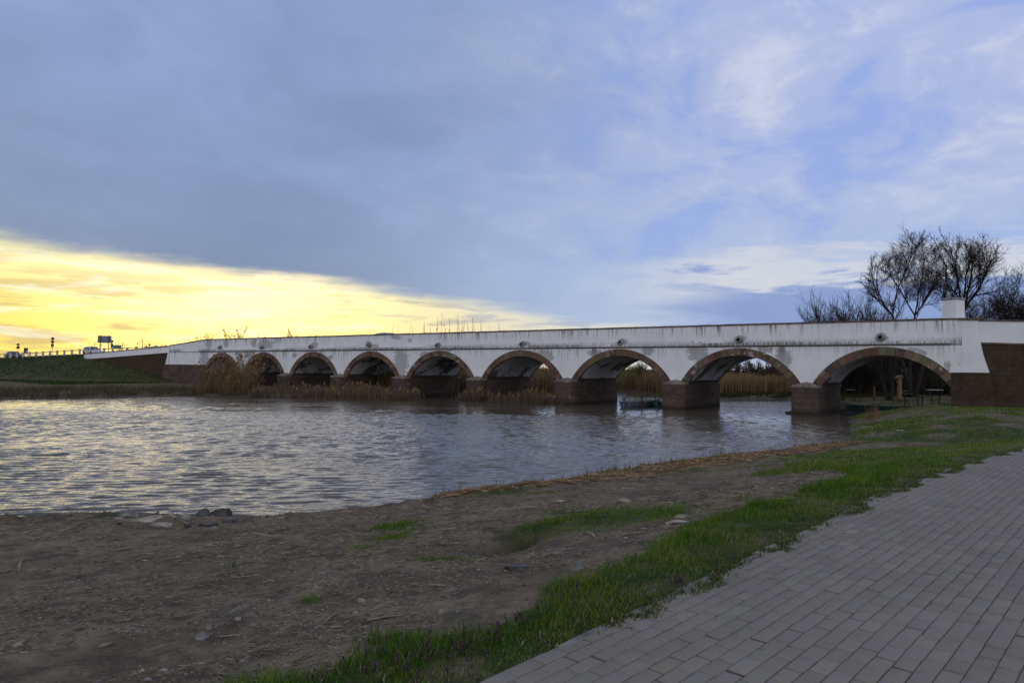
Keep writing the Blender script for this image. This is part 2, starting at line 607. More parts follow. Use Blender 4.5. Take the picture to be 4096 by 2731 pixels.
def mat_paver():
    def fn(q, b):
        co = q.coord('Object')
        c = q.attr('Col')['Color']
        n = q.noise(co, 1.1, 5, .6); n2 = q.noise(co, 60, 4, .6); n3 = q.noise(co, 8, 5, .65)
        c = q.mix(q.mul(q.ss(n, .4, .7), .38), c, (.13, .12, .10))
        c = q.mix(q.mul(q.ss(n3, .56, .72), .45), c, (.13, .10, .068))
        c = q.mix(q.mul(q.ss(n2, .5, .75), .25), c, (.36, .355, .35))
        q.put(b.inputs['Base Color'], c)
        q.put(b.inputs['Normal'], q.bump(n2, .35, .006))
    return material('concrete_paver', fn, .85, .25)


def mat_joint():
    def fn(q, b):
        co = q.coord('Object')
        c = q.mix(q.ss(q.noise(co, 3, 5, .6), .38, .62), (.125, .10, .072), (.075, .08, .04))
        q.put(b.inputs['Base Color'], c)
        q.put(b.inputs['Normal'], q.bump(q.noise(co, 60, 3), .6, .01))
    return material('joint_soil', fn, .95, .1)


M = {}
M['ground'] = mat_ground()
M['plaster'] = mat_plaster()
M['stone'] = mat_stone('brown_ashlar', (.130, .086, .066), (.070, .055, .045), (.050, .042, .036), 1.0, .43, .6, ms=.02)
M['wingstone'] = mat_stone('brown_wing_masonry', (.074, .050, .032), (.054, .039, .027), (.043, .032, .023), .8, .36, .12, ms=.016)
M['vouss'] = mat_voussoir()
M['vault'] = mat_vault()
M['coping'] = plain('coping_stone', (.13, .10, .085), .9, .15, .45, 1.5, bump=.4)
M['cap'] = plain('pier_cap_stone', (.20, .165, .14), .9, .15, .45, 2.0, bump=.4)
M['cement'] = plain('grey_cement', (.26, .25, .235), .9, .15, .4, 4.0, bump=.4)
M['hole'] = plain('bore_shade', (.012, .012, .012), .95, .05, .2)
M['asphalt'] = plain('asphalt', (.05, .05, .052), .9, .2, .25, 2.0, bump=.3)
M['water'] = mat_water()
M['paver'] = mat_paver()
M['joint'] = mat_joint()
M['kerb'] = plain('kerb_concrete', (.165, .155, .14), .9, .15, .35, 5.0, bump=.4)
M['bark'] = plain('dark_bark', (.042, .034, .029), .95, .1, .4, 6.0, bump=.5)
M['bark_far'] = plain('far_bark', (.075, .055, .042), .95, .1, .3, 3.0)
M['blade'] = blade_mat('grass_blade')
M['reed'] = blade_mat('reed_blade', trans=.3)
M['leaf'] = blade_mat('willow_leaf', trans=.35)
M['litter'] = blade_mat('dry_litter', trans=.0)
M['rock'] = plain('grey_rock', (.20, .19, .18), .92, .15, .5, 3.0, bump=.6)
M['darkrock'] = plain('dark_wet_rock', (.085, .083, .083), .8, .3, .5, 3.0, bump=.6)
M['palerock'] = plain('pale_limestone', (.33, .295, .245), .92, .15, .4, 4.0, bump=.6)
M['slab'] = plain('concrete_lump', (.27, .25, .215), .92, .15, .4, 4.0, bump=.6)
M['driftwood'] = plain('bleached_wood', (.25, .20, .145), .9, .15, .4, 9.0, bump=.4)
M['driftwood_dark'] = plain('brown_timber', (.13, .07, .035), .9, .15, .4, 9.0, bump=.4)
M['white_paint'] = plain('white_concrete_post', (.62, .60, .58), .8, .2, .25, 4.0)
M['rail'] = plain('grey_steel', (.16, .16, .165), .55, .4, .2, 3.0, metallic=.5)
M['sign_back'] = plain('sign_back_alu', (.20, .22, .26), .6, .4, .15, 2.0, metallic=.3)
M['sign_dark'] = plain('dark_sign_back', (.07, .07, .075), .7, .3, .2, 2.0)
M['sign_green'] = plain('green_sign', (.02, .24, .13), .5, .4, .15, 2.0)
M['boat_blue'] = plain('blue_grey_hull', (.10, .115, .15), .6, .35, .3, 3.0, bump=.1)
M['boat_in'] = plain('boat_interior', (.26, .27, .29), .7, .3, .3, 3.0)
M['boat_green'] = plain('green_hull', (.025, .11, .07), .55, .35, .3, 3.0)
M['punt'] = plain('teal_punt_hull', (.03, .085, .07), .6, .3, .35, 2.0)
M['motor'] = plain('outboard_grey', (.10, .11, .13), .45, .4, .3, 6.0)
M['motor_black'] = plain('outboard_black', (.02, .02, .022), .45, .4, .3, 6.0)
M['blue_mark'] = plain('blue_paint_mark', (.04, .14, .42), .6, .3, .2, 6.0)
M['pole'] = plain('dark_wooden_stake', (.035, .028, .024), .9, .15, .4, 6.0)
M['orange_wood'] = plain('varnished_pine', (.30, .15, .05), .7, .3, .3, 5.0)
M['shingle'] = plain('grey_shingle', (.19, .165, .14), .9, .15, .35, 8.0)
M['white_board'] = plain('white_board', (.66, .66, .67), .7, .25, .1, 2.0)
M['car_silver'] = plain('silver_car_paint', (.42, .43, .45), .25, .6, .06, 1.0, metallic=.6)
M['car_white'] = plain('white_car_paint', (.70, .70, .71), .3, .5, .05, 1.0)
M['car_dark'] = plain('dark_car_paint', (.06, .065, .075), .3, .5, .1, 1.0)
M['glass'] = plain('car_glass', (.015, .018, .02), .06, .6, .1, 1.0)
M['tyre'] = plain('tyre_rubber', (.015, .015, .015), .9, .2, .2, 8.0)


# ------------------------------------------------------------------ scatter of blades
def blades(n_pos, h, w, lean, col, bend=.35, az=None, width_taper=.75, head=None):
    """ribbons with three levels; n_pos (n,3); h,w (n,); lean (n,2) horizontal tip offset; col (n,3)"""
    n = len(n_pos)
    if az is None: az = RNG.random(n) * math.pi * 2
    wx = np.cos(az) * w * .5; wy = np.sin(az) * w * .5
    V = np.zeros((n, 5, 3))
    wv = np.stack([wx, wy, np.zeros(n)], 1)
    mid = n_pos + np.concatenate([lean * bend, (h * .55)[:, None]], 1)
    tip = n_pos + np.concatenate([lean, h[:, None]], 1)
    V[:, 0] = n_pos - wv; V[:, 1] = n_pos + wv
    V[:, 2] = mid - wv * width_taper; V[:, 3] = mid + wv * width_taper
    V[:, 4] = tip
    b = (np.arange(n) * 5)[:, None]
    T = np.concatenate([b + np.array([[0, 1, 3]]), b + np.array([[0, 3, 2]]), b + np.array([[2, 3, 4]])])
    C = np.repeat(col[:, None, :], 5, 1)
    return V.reshape(-1, 3), T, C.reshape(-1, 3)


def join_sets(sets):
    V = []; T = []; C = []; b = 0
    for v, t, c in sets:
        V.append(v); T.append(t + b); C.append(c); b += len(v)
    return np.concatenate(V), np.concatenate(T), np.concatenate(C)


def colmix(n, cols, jit=.2):
    cols = np.array(cols)
    k = RNG.integers(0, len(cols), n)
    a = cols[k]
    return np.clip(a * (1 + (RNG.random((n, 1)) - .5) * 2 * jit), 0, 1)


ICO_V = None


def ico():
    global ICO_V, ICO_F
    if ICO_V is None:
        bm = bmesh.new(); bmesh.ops.create_icosphere(bm, subdivisions=1, radius=1)
        ICO_V = np.array([v.co[:] for v in bm.verts]); ICO_F = np.array([[v.index for v in f.verts] for f in bm.faces]); bm.free()
    return ICO_V, ICO_F


def lumps(pos, size, col, flat=.6, jit=.35):
    v, f = ico()
    n = len(pos)
    V = v[None] * (1 + (RNG.random((n, len(v), 1)) - .5) * 2 * jit)
    sc = np.stack([size * (.7 + .6 * RNG.random(n)), size * (.7 + .6 * RNG.random(n)), size * flat * (.6 + .7 * RNG.random(n))], 1)
    V = V * sc[:, None]
    a = RNG.random(n) * 6.28
    c, s = np.cos(a)[:, None], np.sin(a)[:, None]
    X = V[:, :, 0] * c - V[:, :, 1] * s; Y = V[:, :, 0] * s + V[:, :, 1] * c
    V = np.stack([X, Y, V[:, :, 2]], 2) + pos[:, None]
    T = (np.arange(n) * len(v))[:, None, None] + f[None]
    return V.reshape(-1, 3), T.reshape(-1, 3), np.repeat(col[:, None], len(v), 1).reshape(-1, 3)


# ------------------------------------------------------------------ camera, world, sun
def build_camera():
    cd = bpy.data.cameras.new('camera')
    cd.sensor_width = 36.0
    cd.lens = F / 4096 * 36.0
    cd.clip_start = .05; cd.clip_end = 8000
    o = bpy.data.objects.new('camera', cd)
    COL.objects.link(o)
    m = Matrix([[*CAMROT[0], 0], [*CAMROT[1], 0], [*CAMROT[2], EYE], [0, 0, 0, 1]])
    o.matrix_world = m
    SC.camera = o


SUN_AZ = math.radians(-22.0)
SUN_EL = math.radians(7.0)
SUN_DIR = (math.sin(SUN_AZ) * math.cos(SUN_EL), math.cos(SUN_AZ) * math.cos(SUN_EL), math.sin(SUN_EL))


def build_world():
    w = bpy.data.worlds.new('World'); SC.world = w; w.use_nodes = True
    nt = w.node_tree; nt.nodes.clear()
    q = NT(nt)
    out = q.node('ShaderNodeOutputWorld')
    bg = q.node('ShaderNodeBackground')
    nt.links.new(bg.outputs[0], out.inputs[0])
    bg.inputs['Strength'].default_value = 0.10
    sky = q.node('ShaderNodeTexSky', sky_type='NISHITA')
    sky.sun_disc = False
    sky.sun_elevation = SUN_EL
    sky.sun_rotation = SUN_AZ % (2 * math.pi)
    d = q.coord('Generated')
    dx, dy, dz = q.xyz(d)
    zc = q.m('MAXIMUM', dz, .012)
    u = q.m('DIVIDE', dx, zc); v = q.m('DIVIDE', dy, zc)
    P = q.comb(u, v, 0.0)
    K = 10.0      # the colours below are radiances; the Background multiplies by 0.1

    def C(r, g, b, k=1.0): return (r * K * k, g * K * k, b * K * k)

    sd = q.m('MAXIMUM', q.vm('DOT_PRODUCT', d, SUN_DIR), 0.0)
    horiz = q.m('SQRT', q.m('ADD', q.mul(dx, dx), q.mul(dy, dy)))
    azx = q.m('DIVIDE', dx, q.m('MAXIMUM', horiz, .01))      # sine of the azimuth from +Y
    fwd = q.ss(dy, -.35, .35)
    # --- clear air under and beyond the cloud deck
    side = q.ss(azx, -.36, .12)            # 0 at the glow, 1 to the right
    warm_lo = q.mix(side, C(.96, .74, .12), C(.68, .71, .66))
    warm_hi = q.mix(side, C(1.0, .93, .46), C(.56, .65, .74))
    clear = q.mix(q.ss(dz, .04, .17), warm_lo, warm_hi)
    right_blue = q.mix(q.ss(dz, .02, .24), C(.50, .60, .78), C(.17, .40, .90))
    clear = q.mix(q.ss(azx, .12, .48), clear, right_blue)
    nish = q.vm('SCALE', sky.outputs[0], .9)
    clear = q.mix(.12, clear, nish)
    glow = q.m('POWER', sd, 60.0)
    clear = q.vm('ADD', clear, q.vm('SCALE', C(.42, .40, .34), q.mul(glow, .9)))
    # thin streaks in the bright band
    sv = q.comb(q.mul(dx, 5.0), q.mul(dy, 5.0), q.mul(dz, 46.0))
    st = q.noise(sv, 1.0, 6, .6, .3)
    streak = q.mul(q.ss(q.add(st, q.ss(azx, -.34, -.52, .0, .07)), .53, .63), q.ss(dz, .20, .05))
    sc = q.mix(side, C(.60, .47, .22), C(.36, .43, .60))
    clear = q.mix(q.mul(streak, .72), clear, sc)
    st2 = q.noise(q.comb(q.mul(dx, 9.0), q.mul(dy, 9.0), q.mul(dz, 70.0)), 1.0, 5, .6, .5)
    clear = q.mix(q.mul(q.ss(st2, .52, .70), q.mul(.55, q.ss(azx, .1, -.3))), clear, C(1.1, 1.08, .92))
    # --- the cloud deck, a flat layer with a straight far edge
    big = q.noise(P, .10, 5, .55, .2)
    Q3 = q.comb(q.mul(dx, 1.0), q.mul(dy, 1.0), q.mul(dz, 1.9))
    mid = q.noise(Q3, 6.0, 7, .58, .5)
    fine = q.noise(Q3, 15.0, 7, .62, .4)
    e = q.sub(q.add(11.9, q.mul(u, 1.33)), v)
    e = q.add(e, q.mul(q.sub(big, .5), 5.0))
    e = q.add(e, q.add(q.mul(q.sub(q.noise(P, .55, 6, .62), .5), 3.6), q.mul(q.sub(fine, .5), 1.4)))
    deck = q.ss(e, -.9, 2.0)
    # left: smooth slate blue; right: paler lavender with blue gaps
    rt = q.ss(q.add(dx, q.mul(q.sub(big, .5), .5)), -.28, .36)
    lo = q.mix(q.ss(q.add(big, q.mul(q.sub(mid, .5), .35)), .26, .78), C(.235, .33, .55), C(.365, .47, .73))
    lo = q.mix(q.mul(q.ss(q.add(e, q.mul(q.sub(mid, .5), 3.0)), 9.0, 1.0), .62), lo, C(.235, .285, .385))
    lo = q.mix(q.mul(q.ss(q.noise(Q3, 2.4, 5, .55, .6), .45, .66), .42), lo, C(.205, .275, .44))
    hi = q.mix(q.ss(q.add(mid, q.mul(q.sub(fine, .5), .3)), .26, .78), C(.35, .45, .75), C(.51, .56, .78))
    hi = q.mix(q.mul(q.ss(q.add(fine, q.mul(q.sub(mid, .5), 1.2)), .50, .84), .40), hi, C(.74, .75, .84))
    dk = q.mix(rt, lo, hi)
    # the deck pales towards the horizon
    dk = q.mix(q.mul(q.ss(dz, .34, .07), q.ss(azx, -.35, .1, .0, .55)), dk, C(.44, .56, .74))
    gaps = q.mul(q.ss(q.add(mid, q.mul(q.sub(big, .5), .3)), .46, .34), q.mul(q.ss(azx, -.02, .22), .28))
    dk = q.mix(gaps, dk, C(.17, .33, .86))
    # clouds broken open low on the right
    low = q.mul(q.ss(azx, .28, .52), q.ss(dz, .21, .12))
    hole = q.mul(low, q.ss(st, .55, .44))
    deck = q.mul(deck, q.sub(1.0, q.mul(hole, .9)))
    col = q.mix(deck, clear, dk)
    # lavender cloud bank low on the right, with a lit upper rim
    bk = q.noise(q.comb(q.mul(dx, 4.0), q.mul(dy, 4.0), q.mul(dz, 26.0)), 1.0, 6, .6, .3)
    bh = q.sub(q.add(.135, q.mul(q.sub(bk, .5), .16)), dz)
    bank = q.mul(q.ss(bh, -.004, .012), q.ss(q.add(azx, q.mul(q.sub(bk, .5), .3)), .16, .36))
    rim = q.mul(q.mul(q.ss(bh, -.035, -.004), q.sub(1.0, bank)), q.ss(azx, .10, .3))
    col = q.mix(q.mul(rim, .55), col, C(.78, .76, .72))
    col = q.mix(q.mul(bank, q.ss(dz, .0, .05, .35, .85)), col, C(.235, .325, .60))
    # --- behind the camera: unseen sky, brightened low to light the wall; thin cloud overhead
    back = q.mix(q.ss(dz, .05, .8), C(BACK_LO[0], BACK_LO[1], BACK_LO[2]), C(.40, .43, .50))
    back = q.mix(q.mul(q.ss(mid, .45, .65), .35), back, C(.75, .75, .82))
    col = q.mix(fwd, back, col)
    # below the horizon
    col = q.mix(q.ss(dz, -.02, -.1), col, C(.06, .06, .055))
    nt.links.new(col, bg.inputs['Color'])


BACK_LO = (.97, .99, 1.13)


def build_sun():
    l = bpy.data.lights.new('sun', 'SUN')
    l.energy = 0.12; l.angle = math.radians(30); l.color = (1.0, .84, .58)
    o = bpy.data.objects.new('sun', l); COL.objects.link(o)
    o.rotation_euler = Vector(SUN_DIR).to_track_quat('Z', 'Y').to_euler()
    o.location = (0, 0, 40)


# ------------------------------------------------------------------ ground, water, path
def axis_lines(segs):
    """segs: list of (start, end, step)"""
    out = []
    for a, b, st in segs:
        n = max(1, int(round((b - a) / st)))
        out.append(np.linspace(a, b, n, endpoint=False))
    return np.concatenate(out + [[segs[-1][1]]])


def build_ground():
    xs = axis_lines([(-4000, -600, 400), (-600, -200, 40), (-200, -70, 5), (-70, -14, .8), (-14, -7, .18), (-7, 7, .075), (7, 16, .14), (16, 45, .4), (45, 90, 1.5), (90, 240, 8), (240, 640, 40), (640, 4000, 420)])
    ys = axis_lines([(-400, -60, 40), (-60, -4, 4), (-4, 2.6, .5), (2.6, 9, .06), (9, 20, .1), (20, 34, .22), (34, 64, .5), (64, 130, .9), (130, 260, 4), (260, 800, 40), (800, 5000, 420)])
    X, Y = np.meshgrid(xs, ys)
    x = X.ravel(); y = Y.ravel()
    z = terrain(x, y)
    nx, ny = len(xs), len(ys)
    i = np.arange(nx * ny).reshape(ny, nx)
    Q = np.stack([i[:-1, :-1], i[:-1, 1:], i[1:, 1:], i[1:, :-1]], 2).reshape(-1, 4)
    g = grass_mask(x, y)
    far = seg_dist(x, y, FAR_SHORE) < seg_dist(x, y, NEAR_SHORE)
    s = x * BD[0] + y * BD[1]
    o = x * BT[0] + y * BT[1] - PD
    sd = seg_dist(x, y, RIVER, True)
    fl = far | (o > 2)
    gn = fbm(x * .1, y * .1, 4)
    g = np.where(fl, np.maximum(sstep(z, .45, 1.1) * .75 + .12, sstep(sd, 2.5, 6) * (.45 + .5 * sstep(gn, .35, .55))), g)
    dry = np.where(fl, 1 - sstep(z, .5, 1.3) * .8, 0)
    wet = np.where(z < .35, sstep(z, .22, .02), 0) * np.where(fl, 1, .8)
    for (hx, hy, hr, hd) in HOLLOWS:
        wet = np.maximum(wet, .75 * np.exp(-(((x - hx) / hr) ** 2 + ((y - hy) / hr) ** 2) * 1.6))  # same mask darkens the ground towards the centre of each hollow
    me = npmesh('ground', np.stack([x, y, z], 1), Q, np.stack([g, dry, wet], 1))
    o = link('ground', me, M['ground'], smooth=True)
    tag(o, 'bare brown earth bank and grassy land on both sides of the river', kind='structure')


def build_water():
    xs = axis_lines([(-400, -75, 25), (-75, -30, .35), (-30, 22, .11), (22, 50, .4), (50, 80, 10)])
    ys = axis_lines([(-60, 9, 8), (9, 13, .5), (13, 26, .055), (26, 50, .095), (50, 80, .25), (80, 150, 2), (150, 420, 30)])
    X, Y = np.meshgrid(xs, ys)
    x = X.ravel(); y = Y.ravel()
    z = np.zeros_like(x)
    rs = np.random.default_rng(5)
    calm = .74 + .36 * sstep(fbm(x * .10, y * .17, 3), .32, .62)
    # gusty water on the left, sheltered under the bridge
    calm *= np.interp(x - .25 * (y - 15), [-30, -6, 4, 14, 30], [1.0, 1.0, .72, .55, .6])
    wx = x + (fbm(x * .5, y * .5, 3) - .5) * .9
    wy = y + (fbm(x * .45 + 40, y * .45, 3) - .5) * .9
    for k in range(52):
        lam = .19 * (3.3 ** rs.random())
        a = -math.pi / 2 + .20 + rs.normal() * .24
        kx, ky = math.cos(a) * 2 * math.pi / lam, math.sin(a) * 2 * math.pi / lam
        amp = .0046 * lam ** .95
        fade = np.interp(y, [13, 26, 50, 80, 150], [1, 1, float(sstep(lam, .2, .38)), float(sstep(lam, .45, .8)), 0])
        ph = rs.random() * 6.28
        t = wx * kx + wy * ky + ph
        z += amp * fade * (np.sin(t) + .22 * np.cos(2 * t))
    z *= calm * WAVE
    nx, ny = len(xs), len(ys)
    i = np.arange(nx * ny).reshape(ny, nx)
    Q = np.stack([i[:-1, :-1], i[:-1, 1:], i[1:, 1:], i[1:, :-1]], 2).reshape(-1, 4)
    o = link('water', npmesh('water', np.stack([x, y, z], 1), Q), M['water'], smooth=True)
    tag(o, 'rippled grey river reflecting the yellow evening sky', kind='structure')


WAVE = 1.25


def build_path():
    """pavers laid in rows along the path, each a block of its own inside the one path mesh"""
    a = math.radians(46.6)
    ux, uy = math.cos(a), math.sin(a)
    vx, vy = uy, -ux
    L, W, gap, ch = .212, .105, .0048, .004
    k = np.arange(-70, 75); r = np.arange(-60, 80)
    K, R = np.meshgrid(k, r)
    K = K.ravel().astype(float); R = R.ravel()
    off = np.array([0, .5, .25, .75])[R % 4] + RNG.normal(0, .035, len(R))
    cu = (K + off) * L + RNG.normal(0, .002, len(K)); cv = R * W
    cx = 3.0 + cu * ux + cv * vx; cy = 7.0 + cu * uy + cv * vy
    m = (inside(cx, cy, PATH_POLY) | (seg_dist(cx, cy, PATH_EDGE) < .05)) & (cy > .5) & (np.hypot(cx, cy) < 30)
    cx, cy = cx[m], cy[m]
    n = len(cx)
    rot = a + RNG.normal(0, .006, n)
    hx = (L - gap) / 2 + RNG.normal(0, .0008, n); hy = (W - gap) / 2 + RNG.normal(0, .0008, n)
    dz = RNG.normal(0, .0016, n); tx = RNG.normal(0, .006, n); ty = RNG.normal(0, .008, n)
    V = np.zeros((n, 12, 3))
    c, s = np.cos(rot), np.sin(rot)
    for j, (ix, iy) in enumerate([(-1, -1), (1, -1), (1, 1), (-1, 1)]):
        for lev, (ins, zz) in enumerate([(0, -.03), (0, -ch), (ch, 0)]):
            lx = ix * (hx - ins); ly = iy * (hy - ins)
            V[:, lev * 4 + j, 0] = cx + lx * c - ly * s
            V[:, lev * 4 + j, 1] = cy + lx * s + ly * c
            V[:, lev * 4 + j, 2] = PATH_Z + zz + dz + lx * tx + ly * ty
    fs = [(8, 9, 10, 11)]
    for lev in (0, 1):
        for j in range(4):
            j2 = (j + 1) % 4
            fs.append((lev * 4 + j, lev * 4 + j2, lev * 4 + 4 + j2, lev * 4 + 4 + j))
    T = ((np.arange(n) * 12)[:, None, None] + np.array(fs)[None]).reshape(-1, 4)
    base = np.array([.222, .195, .162])
    col = base[None] * (1 + RNG.normal(0, .055, (n, 1))) + RNG.normal(0, .004, (n, 3))
    me = npmesh('path', V.reshape(-1, 3), T, np.repeat(col[:, None], 12, 1).reshape(-1, 3))
    o = link('path', me, M['paver'])
    tag(o, 'grey concrete block path curving along the river bank', kind='structure')
    # soil in the joints
    mb = MB()
    pts = [(x, y) for x, y in PATH_POLY]
    mb.add([(x, y, PATH_Z - .0075) for x, y in pts], [tuple(range(len(pts)))])
    o = mb.build('path_bed', M['joint'])
    tag(o, 'dark soil and moss in the joints of the block path', kind='structure')
    # low concrete edging along the left side
    mb = MB()
    pe = [Vector((x, y, 0)) for x, y in PATH_EDGE]
    for i in range(1, len(pe) - 1):
        d = pe[i + 1] - pe[i]; Ls = d.length; d.normalize(); nrm = Vector((-d.y, d.x, 0))
        t = 0.0
        while t < Ls - .05:
            t1 = min(t + .5, Ls)
            A = pe[i] + d * (t + .004); B = pe[i] + d * (t1 - .004)
            o0, o1 = .012, .066
            dzk = random.uniform(-.012, .004)
            vs = [(p + nrm * oo + Vector((0, 0, PATH_Z + zz))) for zz in (-.08, .004 + dzk) for p, oo in ((A, o0), (B, o0), (B, o1), (A, o1))]
            mb.add(vs, [(3, 2, 1, 0), (4, 5, 6, 7), (0, 1, 5, 4), (1, 2, 6, 5), (2, 3, 7, 6), (3, 0, 4, 7)])
            t = t1
    o = mb.build('kerb', M['kerb'], bevel=.006)
    tag(o, 'narrow concrete edging between block path and grass', kind='structure')


# ------------------------------------------------------------------ the bridge (local x = -s, y = away from the camera)
ARCH = [(87.8, 95.9), (77.9, 86.0), (67.4, 75.7), (56.8, 65.2), (45.8, 54.5), (34.75, 43.55), (23.6, 32.55), (12.65, 21.4), (1.8, 10.5)]
Z_SP, Z_CR, RT = 2.3, 4.72, .62
Z_CB, Z_CT, Z_PT = 5.48, 5.78, 7.25
BW = 8.6
WALL_L, WALL_R = 106.0, .35


def arc_of(a):
    s0, s1 = a
    h = Z_CR - Z_SP; hw = (s1 - s0) / 2
    R = (hw * hw + h * h) / (2 * h)
    return (s0 + s1) / 2, Z_CR - R, R


def top_z(s):
    return np.interp(s, [-1, 2, 95.9, 105.9, 108], [7.2, Z_PT, Z_PT, 6.48, 6.3])


def paint_patches(s, z):
    """hand placed bare cement patches from the photograph: pixel centre and half sizes in pixels"""
    m = np.zeros_like(s)
    for px, py, rx, ry in [(816, 1442, 20, 42), (960, 1448, 15, 45), (1178, 1421, 9, 12), (1603, 1452, 30, 60), (1000, 1418, 20, 18), (1560, 1500, 18, 30),
                           (2175, 1418, 40, 20), (2195, 1430, 22, 16), (2790, 1408, 42, 40), (3130, 1440, 36, 52), (3060, 1398, 30, 14), (2380, 1412, 30, 14), (2590, 1405, 26, 18), (3650, 1400, 26, 10), (3640, 1445, 12, 20), (3690, 1410, 18, 12),
                           (835, 1372, 12, 24), (905, 1372, 10, 20), (1062, 1378, 34, 22), (1015, 1372, 12, 18), (1258, 1383, 14, 16), (1472, 1376, 12, 14), (1500, 1385, 14, 10), (2110, 1374, 12, 14), (2960, 1355, 30, 16), (3530, 1348, 22, 16), (2490, 1372, 22, 24),
                           (1700, 1420, 20, 16), (3890, 1462, 26, 22), (3790, 1465, 14, 26), (3840, 1455, 6, 5), (1320, 1430, 14, 10), (1800, 1395, 20, 10), (1585, 1350, 22, 9), (1640, 1362, 8, 8)]:
        cs, cz = front(px, py)
        rs = abs(front(px + rx, py)[0] - front(px - rx, py)[0]) / 2
        rz = abs(front(px, py + ry)[1] - front(px, py - ry)[1]) / 2
        m = np.maximum(m, .95 * np.exp(-(((s - cs) / rs) ** 2 + ((z - cz) / rz) ** 2) * .75))
    return m


def wall_grid(name, s_arr, zlo, zhi, rows, y, parent, front_side=True, streak=None, dirt=None):
    ns = len(s_arr)
    t = np.linspace(0, 1, rows)
    S = np.repeat(s_arr[:, None], rows, 1)
    Z = zlo[:, None] * (1 - t) + zhi[:, None] * t
    V = np.stack([-S, np.full_like(S, y), Z], 2).reshape(-1, 3)
    i = np.arange(ns * rows).reshape(ns, rows)
    Q = np.stack([i[:-1, :-1], i[:-1, 1:], i[1:, 1:], i[1:, :-1]], 2).reshape(-1, 4)
    if not front_side: Q = Q[:, ::-1]
    p = paint_patches(S.ravel(), Z.ravel()) if front_side else np.zeros(S.size)
    st = streak(S, Z).ravel() if streak else np.zeros(S.size)
    di = dirt(S, Z).ravel() if dirt else np.zeros(S.size)
    return npmesh(name, V, Q, np.stack([p, st, di], 1))


